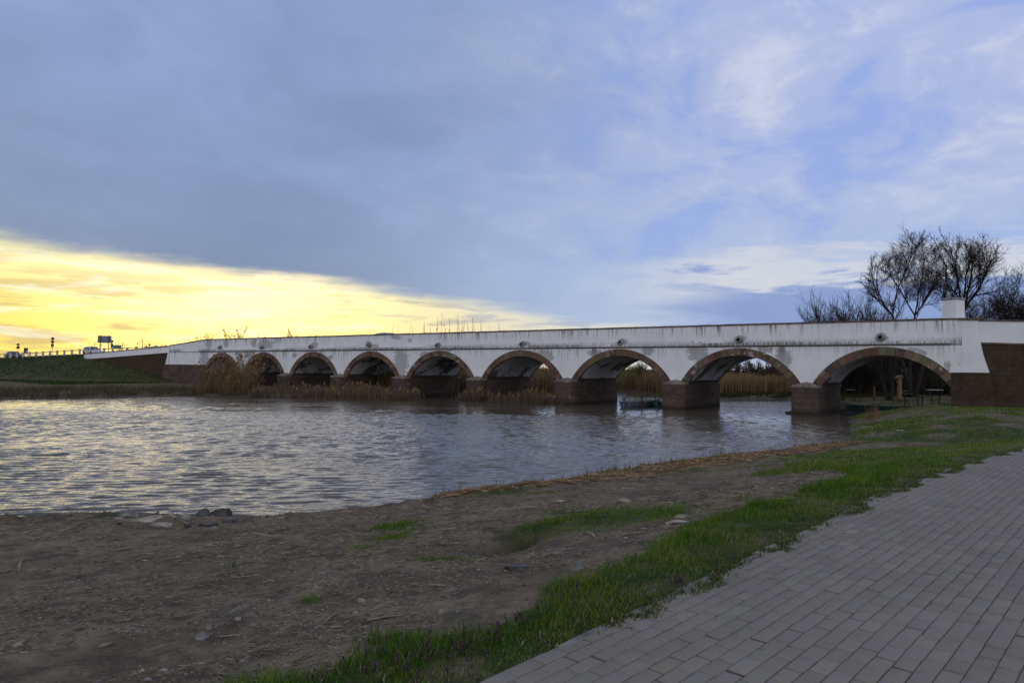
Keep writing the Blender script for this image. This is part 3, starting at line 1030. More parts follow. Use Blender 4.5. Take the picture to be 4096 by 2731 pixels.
def build_bridge():
    root = empty('stone_bridge', tuple(BORG), -(math.pi / 2 - TH))
    tag(root, 'long white nine arched stone bridge crossing the river', 'bridge')
    arcs = [arc_of(a) for a in ARCH]

    # --- white side walls between the arch rings and the cornice
    s_arr = np.arange(WALL_R, WALL_L + .01, .13)
    extra = []
    for (c, zc, R) in arcs:
        w = math.sqrt((R + RT) ** 2 - (Z_SP - zc) ** 2)
        extra += [c - w, c - w + .001, c + w, c + w - .001]
    s_arr = np.unique(np.concatenate([s_arr, extra, [1.3, 1.31, 96.4, 96.41]]))
    zlo = np.full(len(s_arr), Z_SP)
    for (c, zc, R) in arcs:
        q = (R + RT) ** 2 - (s_arr - c) ** 2
        ze = np.where(q > 0, zc + np.sqrt(np.maximum(q, 0)), -9)
        zlo = np.maximum(zlo, np.where(ze > Z_SP, ze, -9))
    zlo = np.where((s_arr > 96.4), np.maximum(zlo, 3.55), zlo)
    zlo = np.where((s_arr < 1.31), np.maximum(zlo, 3.45), zlo)
    zlo = np.minimum(zlo, Z_CB + .02)
    zmid = np.full(len(s_arr), Z_CB + .05)
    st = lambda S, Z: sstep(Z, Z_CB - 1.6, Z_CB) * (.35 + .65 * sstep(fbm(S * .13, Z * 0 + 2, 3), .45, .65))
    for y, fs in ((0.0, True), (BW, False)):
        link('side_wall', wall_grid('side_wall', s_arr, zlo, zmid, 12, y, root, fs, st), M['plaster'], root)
    # --- parapets
    s_p = np.arange(WALL_R, WALL_L + .01, .13)
    tz_ = top_z(s_p)
    stp = lambda S, Z: sstep(Z, 5.9, 7.2) * (.25 + .75 * sstep(fbm(S * .11 + 30, Z * 0 + 7, 3), .42, .62))
    dip = lambda S, Z: .85 * sstep(Z, Z_CT + .22, Z_CT + .02) * sstep(fbm(S * .2 + 3, Z * 0 + 1, 3), .35, .6)
    for y, y2, fs in ((0.0, .42, True), (BW, BW - .42, False)):
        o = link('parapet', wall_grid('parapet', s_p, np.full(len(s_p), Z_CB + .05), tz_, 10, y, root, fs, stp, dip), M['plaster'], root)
        mb = MB()
        for i in range(0, len(s_p) - 1, 8):
            j = min(i + 8, len(s_p) - 1)
            a, b = -s_p[i], -s_p[j]
            mb.add([(a, y2, 5.9), (b, y2, 5.9), (b, y2, tz_[j]), (a, y2, tz_[i])], [(0, 1, 2, 3)])
        mb.build('inner_face', M['plaster'], o)
        # coping stones
        mb = MB(); s = WALL_R - .6
        lo, hi = (y - .07, y2 + .07) if fs else (y2 - .07, y + .07)
        while s < WALL_L:
            l = random.uniform(.9, 1.5); e = min(s + l, WALL_L + .1)
            j = random.uniform(-.012, .012); z0, z1 = float(top_z(s)), float(top_z(e))
            g = .006
            mb.add([(-x_, yy, zz + dzz) for dzz in (.003, .135 + j) for (x_, zz) in ((s + g, z0), (e - g, z1)) for yy in (lo, hi)],
                   [(0, 1, 3, 2), (4, 6, 7, 5), (0, 2, 6, 4), (1, 5, 7, 3), (0, 4, 5, 1), (2, 3, 7, 6)])
            s = e
        mb.build('coping', M['coping'], o)
    # --- string course under the parapet
    s_c = np.arange(1.8, 97.5, .13)
    for y, sg, fs in ((0.0, -1, True), (BW, 1, False)):
        V = []; prof = [(.0, Z_CB), (.16, Z_CB + .015), (.19, Z_CB + .05), (.19, Z_CT - .04), (.17, Z_CT), (.0, Z_CT + .04)]
        n = len(prof)
        P = np.array([[(-s, y + sg * p[0], p[1]) for p in prof] for s in s_c]).reshape(-1, 3)
        i = np.arange(len(s_c) * n).reshape(-1, n)
        Q = np.stack([i[:-1, :-1], i[:-1, 1:], i[1:, 1:], i[1:, :-1]], 2).reshape(-1, 4)
        if not fs: Q = Q[:, ::-1]
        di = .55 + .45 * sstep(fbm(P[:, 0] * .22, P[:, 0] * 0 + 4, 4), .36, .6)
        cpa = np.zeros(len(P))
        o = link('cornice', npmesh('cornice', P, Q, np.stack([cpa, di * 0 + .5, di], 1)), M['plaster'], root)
    # --- vaults and arch rings
    for k, (a, (c, zc, R)) in enumerate(zip(ARCH, arcs)):
        half = math.asin(min(1, (a[1] - a[0]) / 2 / R))
        th = np.linspace(-half, half, 37)
        ys = np.linspace(0, BW, 10)
        V = np.array([[(-(c + R * math.sin(t)), yy, zc + R * math.cos(t)) for yy in ys] for t in th]).reshape(-1, 3)
        i = np.arange(37 * 10).reshape(37, 10)
        Q = np.stack([i[:-1, :-1], i[:-1, 1:], i[1:, 1:], i[1:, :-1]], 2).reshape(-1, 4)
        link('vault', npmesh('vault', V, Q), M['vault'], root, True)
        for y, sg in ((0.0, -1), (BW, 1)):
            mb = MB(); nv = 19
            for j in range(nv):
                t0 = -half + 2 * half * j / nv + .0022; t1 = -half + 2 * half * (j + 1) / nv - .0022
                pr = sg * random.uniform(.025, .05)
                sh = random.uniform(.0, .035)
                b = random.random()
                cc = [(.155, .102, .066), (.125, .082, .056), (.172, .116, .074), (.108, .073, .053), (.155, .094, .068), (.185, .135, .10)][random.randrange(6)]
                cc = tuple(v * random.uniform(.8, 1.1) for v in cc)
                ts = [t0, (t0 + t1) / 2, t1]
                vs = []
                for yy in (y + pr, y - sg * .35):
                    for rr in (R - .004, R + RT - sh):
                        vs += [(-(c + rr * math.sin(t)), yy, zc + rr * math.cos(t)) for t in ts]
                mb.add(vs, [(0, 1, 4, 3), (1, 2, 5, 4), (6, 9, 10, 7), (7, 10, 11, 8), (0, 6, 7, 1), (1, 7, 8, 2), (3, 4, 10, 9), (4, 5, 11, 10), (0, 3, 9, 6), (2, 8, 11, 5)], cc)
            mb.build('arch_ring', M['vouss'], root, col=True)
        # mortar bed just behind the joints of the ring
    # --- piers
    ps = [(ARCH[k + 1][1], ARCH[k][0]) for k in range(8)]
    for k, (p0, p1) in enumerate(ps):
        c = -(p0 + p1) / 2; hw = (p1 - p0) / 2
        def outline(ex, nz=.95):
            h = hw + ex; q = nz + ex
            f = [(-h, 0), (-h, -q * .45), (-h * .86, -q * .80), (-h * .55, -q), (h * .55, -q), (h * .86, -q * .80), (h, -q * .45), (h, 0)]
            bck = [(x, BW - y) for x, y in f[::-1]]
            return [(c + x, y) for x, y in f + bck]
        mb = MB(); mb.prism(outline(0.0), -1.3, Z_SP - .17, axis=2)
        # upper body only between the side walls
        mb.box(c - hw + .004, c + hw - .004, .02, BW - .02, Z_SP - .17, Z_SP + .25)
        pier = mb.build('pier', M['stone'], root)
        for yy, sg in ((0, 1), (BW, -1)):
            mb = MB()
            ol = [(x, y) for x, y in outline(.06)[:8]]
            if sg < 0: ol = [(x, BW - y) for x, y in ol]
            n = len(ol)
            vs = [(x, y, Z_SP - .166) for x, y in ol] + [(x, y, Z_SP - .03) for x, y in ol] + [(c, yy + sg * .002, Z_SP + .30)]
            fs = [tuple(range(n))] + [(i, i + 1, n + i + 1, n + i) for i in range(n - 1)] + [(n - 1, 0, n, 2 * n - 1)] + [(n + i, n + i + 1, 2 * n) for i in range(n - 1)] + [(2 * n - 1, n, 2 * n)]
            mb.add(vs, fs)
            mb.build('pier_cap', M['cap'], pier)
        if k == 7:
            mb = MB(); mb.prism(outline(.42), -1.35, .16, axis=2)
            mb.build('footing', M['stone'], pier, bevel=.05)
    # --- abutments: brown base, white battered upper block
    def abut(sA, s_top, s_mid, s_bot, zt, zsplit, sign):
        # front and back faces as solid prisms; sA is the arch side
        mb = MB(); mb.prism([(-sA, -1.0), (-s_bot, -1.0), (-s_mid, zsplit), (-sA, zsplit)], -.10, BW + .10)
        mb.build('abutment', M['stone'] if sign > 0 else M['wingstone'], root)
    abut(95.9, 0, 107.1, 108.8, 0, 3.55, 1)
    abut(1.8, 0, -.55, -1.1, 0, 3.45, -1)
    # white ends above the brown base, leaning outwards at the foot
    for pts, rows in (([(106.0, 3.556), (107.05, 3.556), (106.0, 6.47)], 2), ):
        mb = MB(); mb.prism([(-x, z) for x, z in pts], -.03, BW + .03)
        mb.build('end_block', M['plaster'], root)
    mb = MB(); mb.prism([(-1.1, 3.456), (.50, 3.456), (.18, 4.6), (-.05, 5.9), (-.12, 7.14), (-1.1, 7.20)], -.05, BW + .05)
    blk = mb.build('end_block', M['plaster'], root)
    mb = MB(); mb.prism([(-1.25, 7.205), (-.05, 7.145), (-.05, 7.27), (-1.25, 7.33)], -.13, .5)
    mb.build('coping', M['coping'], blk)
    # --- wing walls
    def wing(p0, ang, ln, zt0, zt1, zs0, zs1, zb, mbs):
        """p0 local start, ang local direction; white parapet over a dark string course over brown masonry"""
        dx, dy = math.cos(ang), math.sin(ang)
        nx, ny = -dy, dx
        if ny < 0: nx, ny = -nx, -ny
        def P(t, o, z): return (p0[0] + dx * t + nx * o, p0[1] + dy * t + ny * o, z)
        def slab(mb, o0, o1, zb0, zb1, za0, za1):
            vs = [P(t, o, z) for (t, zz) in ((0, (zb0, za0)), (ln, (zb1, za1))) for o in (o0, o1) for z in zz]
            mb.add(vs, [(0, 1, 3, 2), (4, 6, 7, 5), (0, 4, 5, 1), (2, 3, 7, 6), (1, 5, 7, 3), (0, 2, 6, 4)])
        body = MB(); slab(body, .0, .5, zb, zb, zs0 - .12, zs1 - .12)
        w = body.build('wing_wall', M['wingstone'], root)
        m2 = MB(); slab(m2, -.07, .5, zs0 - .116, zs1 - .116, zs0, zs1); m2.build('string_course', M['coping'], w)
        m3 = MB(); slab(m3, .02, .42, zs0 + .004, zs1 + .004, zt0, zt1); m3.build('parapet', M['plaster'], w)
        m4 = MB(); slab(m4, -.05, .49, zt0 + .003, zt1 + .003, zt0 + .12, zt1 + .12); m4.build('coping', M['coping'], w)
        return P(ln, 0, 0)
    # right: turns a little away from the bridge line, then follows the road
    e = wing((-.35, .02), math.radians(15), 5.4, 7.12, 6.95, 5.62, 5.45, -.6, None)
    wing((e[0] + .003, e[1]), 0.0, 16.0, 6.95, 6.1, 5.45, 4.6, -.6, None)
    wing((.16, BW - .5), math.radians(0), 20.0, 7.12, 6.1, 5.62, 4.6, -.6, None)
    # left
    aL = math.radians(180 + 6)
    sL, zl1 = front(392, 1416)
    wing((-106.35, .06), aL, sL - 106.35, 6.38, zl1 - .12, 5.42, front(392, 1438)[1], -.6, None)
    wing((-106.35, BW - .5), math.pi, sL - 106.35, 6.38, zl1 - .12, 5.42, front(392, 1438)[1], -.6, None)
    # --- roadway
    mb = MB()
    ss = [-60, -24, -12, 0, 30, 60, 96, 106, 125, 185, 270, 420]
    for a, b in zip(ss[:-1], ss[1:]):
        y0, y1 = .43, BW - .43
        if b <= 0: y0 = 1.9
        za, zb2 = float(ROADZ(a)), float(ROADZ(b))
        mb.add([(-a, y0, za), (-a, y1, za), (-b, y1, zb2), (-b, y0, zb2), (-a, y0, za - .4), (-a, y1, za - .4), (-b, y1, zb2 - .4), (-b, y0, zb2 - .4)],
               [(0, 1, 2, 3), (4, 7, 6, 5), (0, 4, 5, 1), (1, 5, 6, 2), (2, 6, 7, 3), (3, 7, 4, 0)])
    mb.build('roadway', M['asphalt'], root)
    # --- square pillar at the right end
    ps_, pz = front(3814, 1280, 1.3)
    pl = (-ps_, 1.3)
    ang = math.radians(31)
    R = Matrix.Rotation(-ang, 3, 'Z')
    mb = MB(); mb.box(-.51, .51, -.51, .51, 5.9, front(3814, 1200, 1.0)[1], R=R, T=(pl[0], pl[1], 0))
    pil = mb.build('pillar', M['plaster'], root)
    zt = front(3814, 1200, 1.0)[1]
    mb = MB(); mb.box(-.57, .57, -.57, .57, zt + .003, zt + .17, R=R, T=(pl[0], pl[1], 0))
    mb.build('pillar_cap', M['cement'], pil, bevel=.03)
    # --- stone water spouts above the arches
    sp = [(884, 1389), (1052, 1389), (1247, 1386), (1480, 1380), (1754, 1381), (2092, 1377), (2485, 1370), (2957, 1360), (3522, 1350)]
    for px, py in sp:
        s, z = front(px, py)
        n = 16; rin, rout = .15, .27
        prof = [(.02, rout + .10), (-.10, rout + .03), (-.42, rout), (-.46, rout - .04), (-.46, rin + .02), (-.42, rin)]
        mb = MB(); vs = []; fs = []
        for (yy, rr) in prof:
            for j in range(n):
                a = 2 * math.pi * j / n
                up = math.sin(a)
                yo = yy * (1.0 if up < .2 else (.62 if yy < -.2 else 1.0))      # the lower lip sticks out further
                vs.append((-s + rr * math.cos(a), yo, z + rr * up * (1.0 if up > 0 else .9)))
        for i in range(len(prof) - 1):
            for j in range(n):
                fs.append((i * n + j, i * n + (j + 1) % n, (i + 1) * n + (j + 1) % n, (i + 1) * n + j))
        mb.add(vs, fs)
        o = mb.build('water_spout', M['cement'], root)
        mb = MB(); mb.tube([(-s, -.24, z), (-s, -.02, z)], rin + .004, 14)  # solid black plug, the shade inside the bore put into its colour
        mb.build('bore_shade_plug', M['hole'], o)
    return root


# ------------------------------------------------------------------ trees
def grow(trunk, crown, p, d, L, r, lev, maxlev, rnd, P):
    """one limb: curved tapering tube with side shoots; thick ones go to trunk, thin ones to crown"""
    nseg = 6 if lev == 0 else (5 if lev < 3 else 3)
    pts = [p.copy()]; rad = [r]
    q = p.copy(); dd = d.copy()
    rend = r * (.45 if lev else .5)
    for i in range(nseg):
        j = Vector((rnd.gauss(0, 1), rnd.gauss(0, 1), rnd.gauss(0, .7))) * P['wob'] * (.6 if lev == 0 else 1.0)
        dd = (dd + j + Vector((0, 0, P['up'] * (0.6 if lev else .2)))).normalized()
        q = q + dd * (L / nseg)
        if P.get('env') and lev > 0:
            ex, ez, rx, rz = P['env']
            if ((q.x - ex) / rx) ** 2 + (q.y / rx) ** 2 + ((q.z - ez) / rz) ** 2 > rnd.uniform(.8, 1.08):
                pts.append(q.copy()); rad.append(rad[-1] * .7); break
        pts.append(q.copy()); rad.append(r + (rend - r) * (i + 1) / nseg)
    nseg = len(pts) - 1
    tgt = trunk if lev <= 1 else crown
    tgt.append((pts, rad, 7 if lev == 0 else (5 if lev == 1 else 3)))
    if lev >= maxlev or nseg < 2: return
    nch = P['n'][min(lev, len(P['n']) - 1)]
    st = P['start'] if lev == 0 else .22
    for k in range(nch):
        t = st + (1 - st) * ((k + rnd.random()) / nch)
        f = t * nseg; i = min(int(f), nseg - 1); fr = f - i
        bp = pts[i].lerp(pts[i + 1], fr); br = rad[i] + (rad[i + 1] - rad[i]) * fr
        ax = (pts[i + 1] - pts[i]).normalized()
        u = ax.orthogonal().normalized(); u = Matrix.Rotation(rnd.random() * 6.283, 3, ax) @ u
        a = math.radians(rnd.uniform(*P['ang']))
        nd = (ax * math.cos(a) + u * math.sin(a)).normalized()
        ll = L * rnd.uniform(*P['len']) * (1 - .35 * t)
        grow(trunk, crown, bp, nd, ll, max(P['rmin'], br * rnd.uniform(.45, .62)), lev + 1, maxlev, rnd, P)
    # the leader goes on
    for k in range(P['fork']):
        u = dd.orthogonal().normalized(); u = Matrix.Rotation(rnd.random() * 6.283, 3, dd) @ u
        a = math.radians(rnd.uniform(*P['fa']))
        nd = (dd * math.cos(a) + u * math.sin(a)).normalized()
        grow(trunk, crown, q, nd, L * rnd.uniform(*P['flen']), max(P['rmin'], rend * .85), lev + 1, maxlev, rnd, P)


def tubes_mesh(name, limbs):
    V = []; Fq = []; b = 0
    for pts, rad, n in limbs:
        P = np.array([p[:] for p in pts]); m = len(P)
        D = np.gradient(P, axis=0); D /= np.linalg.norm(D, axis=1)[:, None] + 1e-9
        ref = np.array([0, 0, 1.0]) if abs(D[0][2]) < .9 else np.array([1.0, 0, 0])
        U = np.cross(D, ref); U /= np.linalg.norm(U, axis=1)[:, None] + 1e-9
        Wv = np.cross(D, U)
        a = np.arange(n) * 2 * math.pi / n
        ring = P[:, None] + (U[:, None] * np.cos(a)[None, :, None] + Wv[:, None] * np.sin(a)[None, :, None]) * np.array(rad)[:, None, None]
        V.append(ring.reshape(-1, 3))
        i = np.arange(m * n).reshape(m, n) + b
        j = np.roll(i, -1, axis=1)
        Fq.append(np.stack([i[:-1], j[:-1], j[1:], i[1:]], 2).reshape(-1, 4))
        b += m * n
    return npmesh(name, np.concatenate(V), np.concatenate(Fq))


STYLE = {
    'big': dict(n=[1, 7, 8, 7, 5], start=.85, ang=(18, 52), len=(.45, .70), wob=.085, up=.09, rmin=.012, fork=4, fa=(14, 44), tl=(.50, .54), flen=(.52, .70)),
    'multi': dict(n=[4, 6, 7, 6], start=.55, ang=(18, 50), len=(.28, .46), wob=.08, up=.09, rmin=.012, fork=3, fa=(10, 34), tl=(.46, .56), flen=(.46, .64)),
    'tall': dict(n=[5, 5, 5, 4], start=.48, ang=(20, 46), len=(.26, .46), wob=.07, up=.10, rmin=.014, fork=2, fa=(10, 28), tl=(.50, .60), flen=(.50, .70)),
    'dense': dict(n=[5, 8, 8, 6], start=.45, ang=(26, 62), len=(.45, .7), wob=.13, up=.06, rmin=.019, fork=3, fa=(14, 44), tl=(.36, .42), flen=(.60, .8)),
    'small': dict(n=[5, 5, 4], start=.35, ang=(25, 60), len=(.4, .65), wob=.15, up=.08, rmin=.055, fork=3, fa=(12, 38), tl=(.36, .46), flen=(.55, .75)),
    'shoot': dict(n=[7, 3], start=.25, ang=(14, 32), len=(.2, .38), wob=.03, up=.10, rmin=.035, fork=1, fa=(4, 12), tl=(.5, .6), flen=(.5, .7)),
    'bush': dict(n=[10, 7, 5], start=.05, ang=(15, 45), len=(.4, .65), wob=.10, up=.10, rmin=.022, fork=2, fa=(8, 28), tl=(.45, .55), flen=(.5, .7)),
}


def make_tree(name, label, base, height, style, seed, levels, trunk_r, group=None, stems=1, cat='tree', mat='bark', parts=True, lean=(0, 0), env=None):
    rnd = random.Random(seed)
    P = dict(STYLE[style], env=env)
    tr, cr = [], []
    for k in range(stems):
        sp = .0 if stems == 1 else 1.0
        d = Vector(((rnd.uniform(-.12, .12) + (.05 if style == 'bush' else .22) * (k - (stems - 1) / 2)) * sp + lean[0], rnd.uniform(-.3, .3) * sp + lean[1], 1)).normalized()
        grow(tr, cr, Vector((rnd.uniform(-.3, .3) * sp, rnd.uniform(-.3, .3) * sp, -.3)), d, height * rnd.uniform(*P['tl']), trunk_r * rnd.uniform(.8, 1.1), 0, levels, rnd, P)
    zz = sorted(p.z for pts, _, _ in tr + cr for p in pts); top = zz[int(len(zz) * .993)]
    k = 1.0 if env else height / top
    for L in (tr, cr):
        for pts, rad, n in L:
            for p in pts: p.z *= k; p.x *= min(k, 1.2); p.y *= min(k, 1.2)
    if parts and cr:
        root = empty(name, tuple(base))
        link('trunk', tubes_mesh('trunk', tr), M[mat], root, True)
        link('crown', tubes_mesh('crown', cr), M[mat], root, True)
    else:
        root = link(name, tubes_mesh(name, tr + cr), M[mat], None, True)
        root.location = tuple(base)
    tag(root, label, cat, group)
    return root


def land_pt(px, depth):
    p = atdepth(px, 1480, depth)
    return Vector((p[0], p[1], max(0.0, tz(p[0], p[1]))))


def top_h(px, py, depth, base):
    return atdepth(px, py, depth)[2] - base.z


def build_trees():
    D = 84
    # tall trees right, behind the bridge
    for k, (px, dep, py, sty, lev, r, stems, lab, lean, ex, wd) in enumerate([  # pixel column, depth, pixel of the top
        (3650, 84, 940, 'big', 4, .26, 3, 'tall bare tree with several upright stems, left of the white pillar', (-.06, 0), -.4, 300),
        (3806, 88, 926, 'big', 4, .44, 1, 'tall bare tree forking wide, rising directly behind the white pillar', (.03, 0), 1.0, 330),
        (4035, 92, 1035, 'dense', 4, .42, 1, 'dark dense bare tree with twisted limbs, right of the pillar at the photo edge', (.02, 0), .2, 300),
        (3560, 78, 1160, 'dense', 3, .24, 2, 'low spreading bare tree leaning left, just left of the tall stems', (-.12, 0), -.8, 230),
        (3905, 96, 1090, 'dense', 4, .30, 1, 'dark bare tree filling the gap between forked tree and right edge tree', (0, 0), 0, 220),
        (4170, 88, 1060, 'dense', 4, .35, 1, 'dark bare tree whose branches reach in from beyond the right edge', (-.1, 0), -.6, 300)]):
        b = land_pt(px, dep)
        H = top_h(px, py, dep, b)
        make_tree('bare_tree', lab, b, H, sty, 100 + k * 7, lev, r, 'tall bare trees behind the right end of the bridge', stems, lean=lean, env=(ex, H * .66, wd * dep / F / 2, H * .345) if k != 3 else (ex, H * .57, wd * dep / F / 2, H * .43))
    # thin upright bushes over the parapet
    for k, (px, py, lab) in enumerate([(3320, 1222, 'bare bush over the parapet, leftmost of the bushes near the tall trees'), (3375, 1224, 'broad bare bush over the parapet, middle of the bushes near the tall trees'),
                                       (3435, 1215, 'narrow pointed bare bush over the parapet, beside the tall trees'), (3475, 1240, 'thin bare bush over the parapet, touching the low spreading tree')]):
        b = land_pt(px, 88)
        make_tree('bare_bush', lab, b, top_h(px, py, 88, b), 'bush', 300 + k, 3, .10, 'bare bushes beyond the parapet', 7, 'bush')
    # dark thicket seen through the last arch
    labs = ['dark leafless thicket tree seen through the rightmost arch', 'dark leafless tree standing in the gloom beyond the rightmost arch']
    rr = random.Random(4)
    for k in range(22):
        px = 3325 + k * 22 + rr.uniform(-12, 12); dep = rr.uniform(93, 128)
        b = land_pt(px, dep)
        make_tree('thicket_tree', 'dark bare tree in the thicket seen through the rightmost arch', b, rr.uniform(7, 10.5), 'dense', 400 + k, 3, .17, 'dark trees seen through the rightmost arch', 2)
    # far trees in the bright evening sky, left
    for k, (px, py, dep, lab) in enumerate([(785, 1345, 300, 'faint small bare tree above the sloping parapet, left end of the far row'), (853, 1328, 260, 'small bare tree with upright branches left of the round far tree'),
                                            (932, 1303, 250, 'round bare tree, tallest of the far trees in the yellow sky'), (990, 1315, 255, 'bare tree with a bent bough, right beside the tallest far tree'),
                                            (1055, 1338, 300, 'low faint bare tree between the two pairs of far trees'), (1137, 1318, 255, 'bushy bare tree, left one of the second far pair'),
                                            (1182, 1331, 260, 'low wide bare tree, right one of the second far pair'), (1240, 1336, 270, 'smallest bare tree at the right end of the far row'),
                                            (385, 1372, 330, 'faint bare tree left of and behind the big road sign'), (497, 1367, 330, 'faint bare tree behind the green road sign'), (612, 1366, 320, 'faint bare tree behind the guard rail near the parapet end')]):
        b = land_pt(px, dep)
        make_tree('far_tree', lab, b, top_h(px, py, dep, b), 'small', 500 + k, 3, .34, 'bare trees far beyond the left half of the bridge', 1, mat='bark_far', parts=True)
    # young upright saplings beyond the middle of the bridge
    rr = random.Random(12)
    tops = [(1338, 1322), (1450, 1322), (1482, 1300), (1500, 1310), (1562, 1298), (1604, 1302), (1622, 1296), (1655, 1305), (1675, 1300), (1690, 1296), (1702, 1302), (1722, 1300), (1736, 1288), (1752, 1274), (1765, 1258), (1778, 1285),
            (1792, 1268), (1806, 1284), (1822, 1262), (1838, 1270), (1848, 1288), (1864, 1284), (1880, 1288), (1894, 1284), (1906, 1280), (1920, 1284), (1948, 1306), (1965, 1310), (1990, 1298), (2006, 1300)]
    for k, (px, py) in enumerate(tops):
        dep = rr.uniform(128, 150)
        b = land_pt(px, dep)
        make_tree('young_tree', 'slender upright leafless sapling beyond the middle of the bridge', b, top_h(px, py, dep, b), 'shoot', 600 + k, 2, .085, 'saplings showing over the parapet', 1, parts=False, mat='bark_far')
    # trees on the horizon through the eighth arch
    rr = random.Random(21)
    for k in range(12):
        px = 2925 + k * 17 + rr.uniform(-5, 5); dep = rr.uniform(180, 230)
        b = land_pt(px, dep)
        make_tree('horizon_tree', 'bare tree on the horizon seen through the second arch from the right', b, top_h(px, 1446 + rr.uniform(-6, 14), dep, b), 'small', 700 + k, 3, .15, 'horizon trees through the eighth arch', 2, parts=False, mat='bark_far')
    # willow greening up, through the seventh arch
    b = land_pt(2560, 118)
    w = make_tree('willow_bush', 'rounded willow just turning green, seen through the third arch from the right', b, 4.4, 'bush', 801, 3, .12, None, 5, 'bush', 'bark_far')
    pts = []
    rs = np.random.default_rng(3)
    n = 9000
    u = rs.normal(size=(n, 3)); u /= np.linalg.norm(u, axis=1)[:, None]; rr_ = rs.random(n) ** .4
    pos = u * rr_[:, None] * np.array([3.6, 2.6, 2.1]) + np.array([0, 0, 2.2]); pos = pos[pos[:, 2] > .2]; n = len(pos)
    keep = fbm(pos[:, 0] * 1.1 + 50, pos[:, 2] * 1.1 + 20, 3) > .42; pos = pos[keep]; n = len(pos)
    V, T, C = blades(pos, rs.uniform(.08, .2, n), rs.uniform(.04, .08, n), rs.normal(0, .06, (n, 2)), colmix(n, [(.13, .17, .03), (.17, .19, .045), (.10, .11, .03), (.16, .12, .05)]))
    link('foliage', npmesh('foliage', V, T, C), M['leaf'], w)


# ------------------------------------------------------------------ reeds, grass, litter
def reed_bed(name, label, pts_fn, n, h, w, lean, cols, plume=0.0, plume_col=(.32, .20, .09), up=None, cat='reeds', zmin=-.1):
    P = pts_fn(n)
    n = len(P)
    z = np.maximum(terrain(P[:, 0], P[:, 1]), -.25)
    pos = np.stack([P[:, 0], P[:, 1], z - .05], 1)
    clump = fbm(P[:, 0] * .55, P[:, 1] * .55, 3)
    hh = RNG.uniform(h[0], h[1], n) * (.62 + .75 * clump)
    ww = RNG.uniform(w[0], w[1], n)
    ln = np.stack([RNG.normal(lean[0], lean[2], n), RNG.normal(lean[1], lean[2], n)], 1) * hh[:, None]
    bent = RNG.random(n) < .10
    ln[bent] *= 2.5; hh[bent] *= .6
    sets = [blades(pos, hh, ww, ln, colmix(n, cols, .3))]
    k = RNG.random(n) < plume
    if k.any():
        tp = pos[k] + np.concatenate([ln[k] * .93, hh[k][:, None] * .93], 1); m = k.sum()
        for _ in range(3):
            sets.append(blades(tp + RNG.normal(0, .03, (m, 3)), RNG.uniform(.2, .42, m), RNG.uniform(.07, .14, m), ln[k] * .12 + RNG.normal(0, .04, (m, 2)) + np.array([[.06, 0]]), colmix(m, [plume_col, tuple(c * .7 for c in plume_col)], .25), width_taper=1.3))
    V, T, C = join_sets(sets)
    o = link(name, npmesh(name, V, T, C), M['reed'])
    tag(o, label, cat, kind='stuff')
    return o


def quad_pts(poly):
    poly = [np.array(p[:2]) for p in poly]
    lo = np.min(poly, 0); hi = np.max(poly, 0)

    def fn(n):
        out = []
        tot = 0
        while tot < n:
            a = RNG.random((n * 2, 2)) * (hi - lo) + lo
            a = a[inside(a[:, 0], a[:, 1], poly)]
            c = fbm(a[:, 0] * .7 + 5, a[:, 1] * .7 + 2, 3)
            a = a[RNG.random(len(a)) < np.clip((c - .34) * 3.2, .04, 1)]
            out.append(a); tot += len(a)
        return np.concatenate(out)[:n]
    return fn


TAN = [(.185, .135, .09), (.235, .175, .12), (.135, .10, .068), (.09, .066, .045)]
GOLD = [(.25, .175, .09), (.20, .135, .065), (.15, .105, .052), (.10, .072, .038)]
DARKR = [(.12, .085, .055), (.085, .06, .04), (.16, .12, .08)]


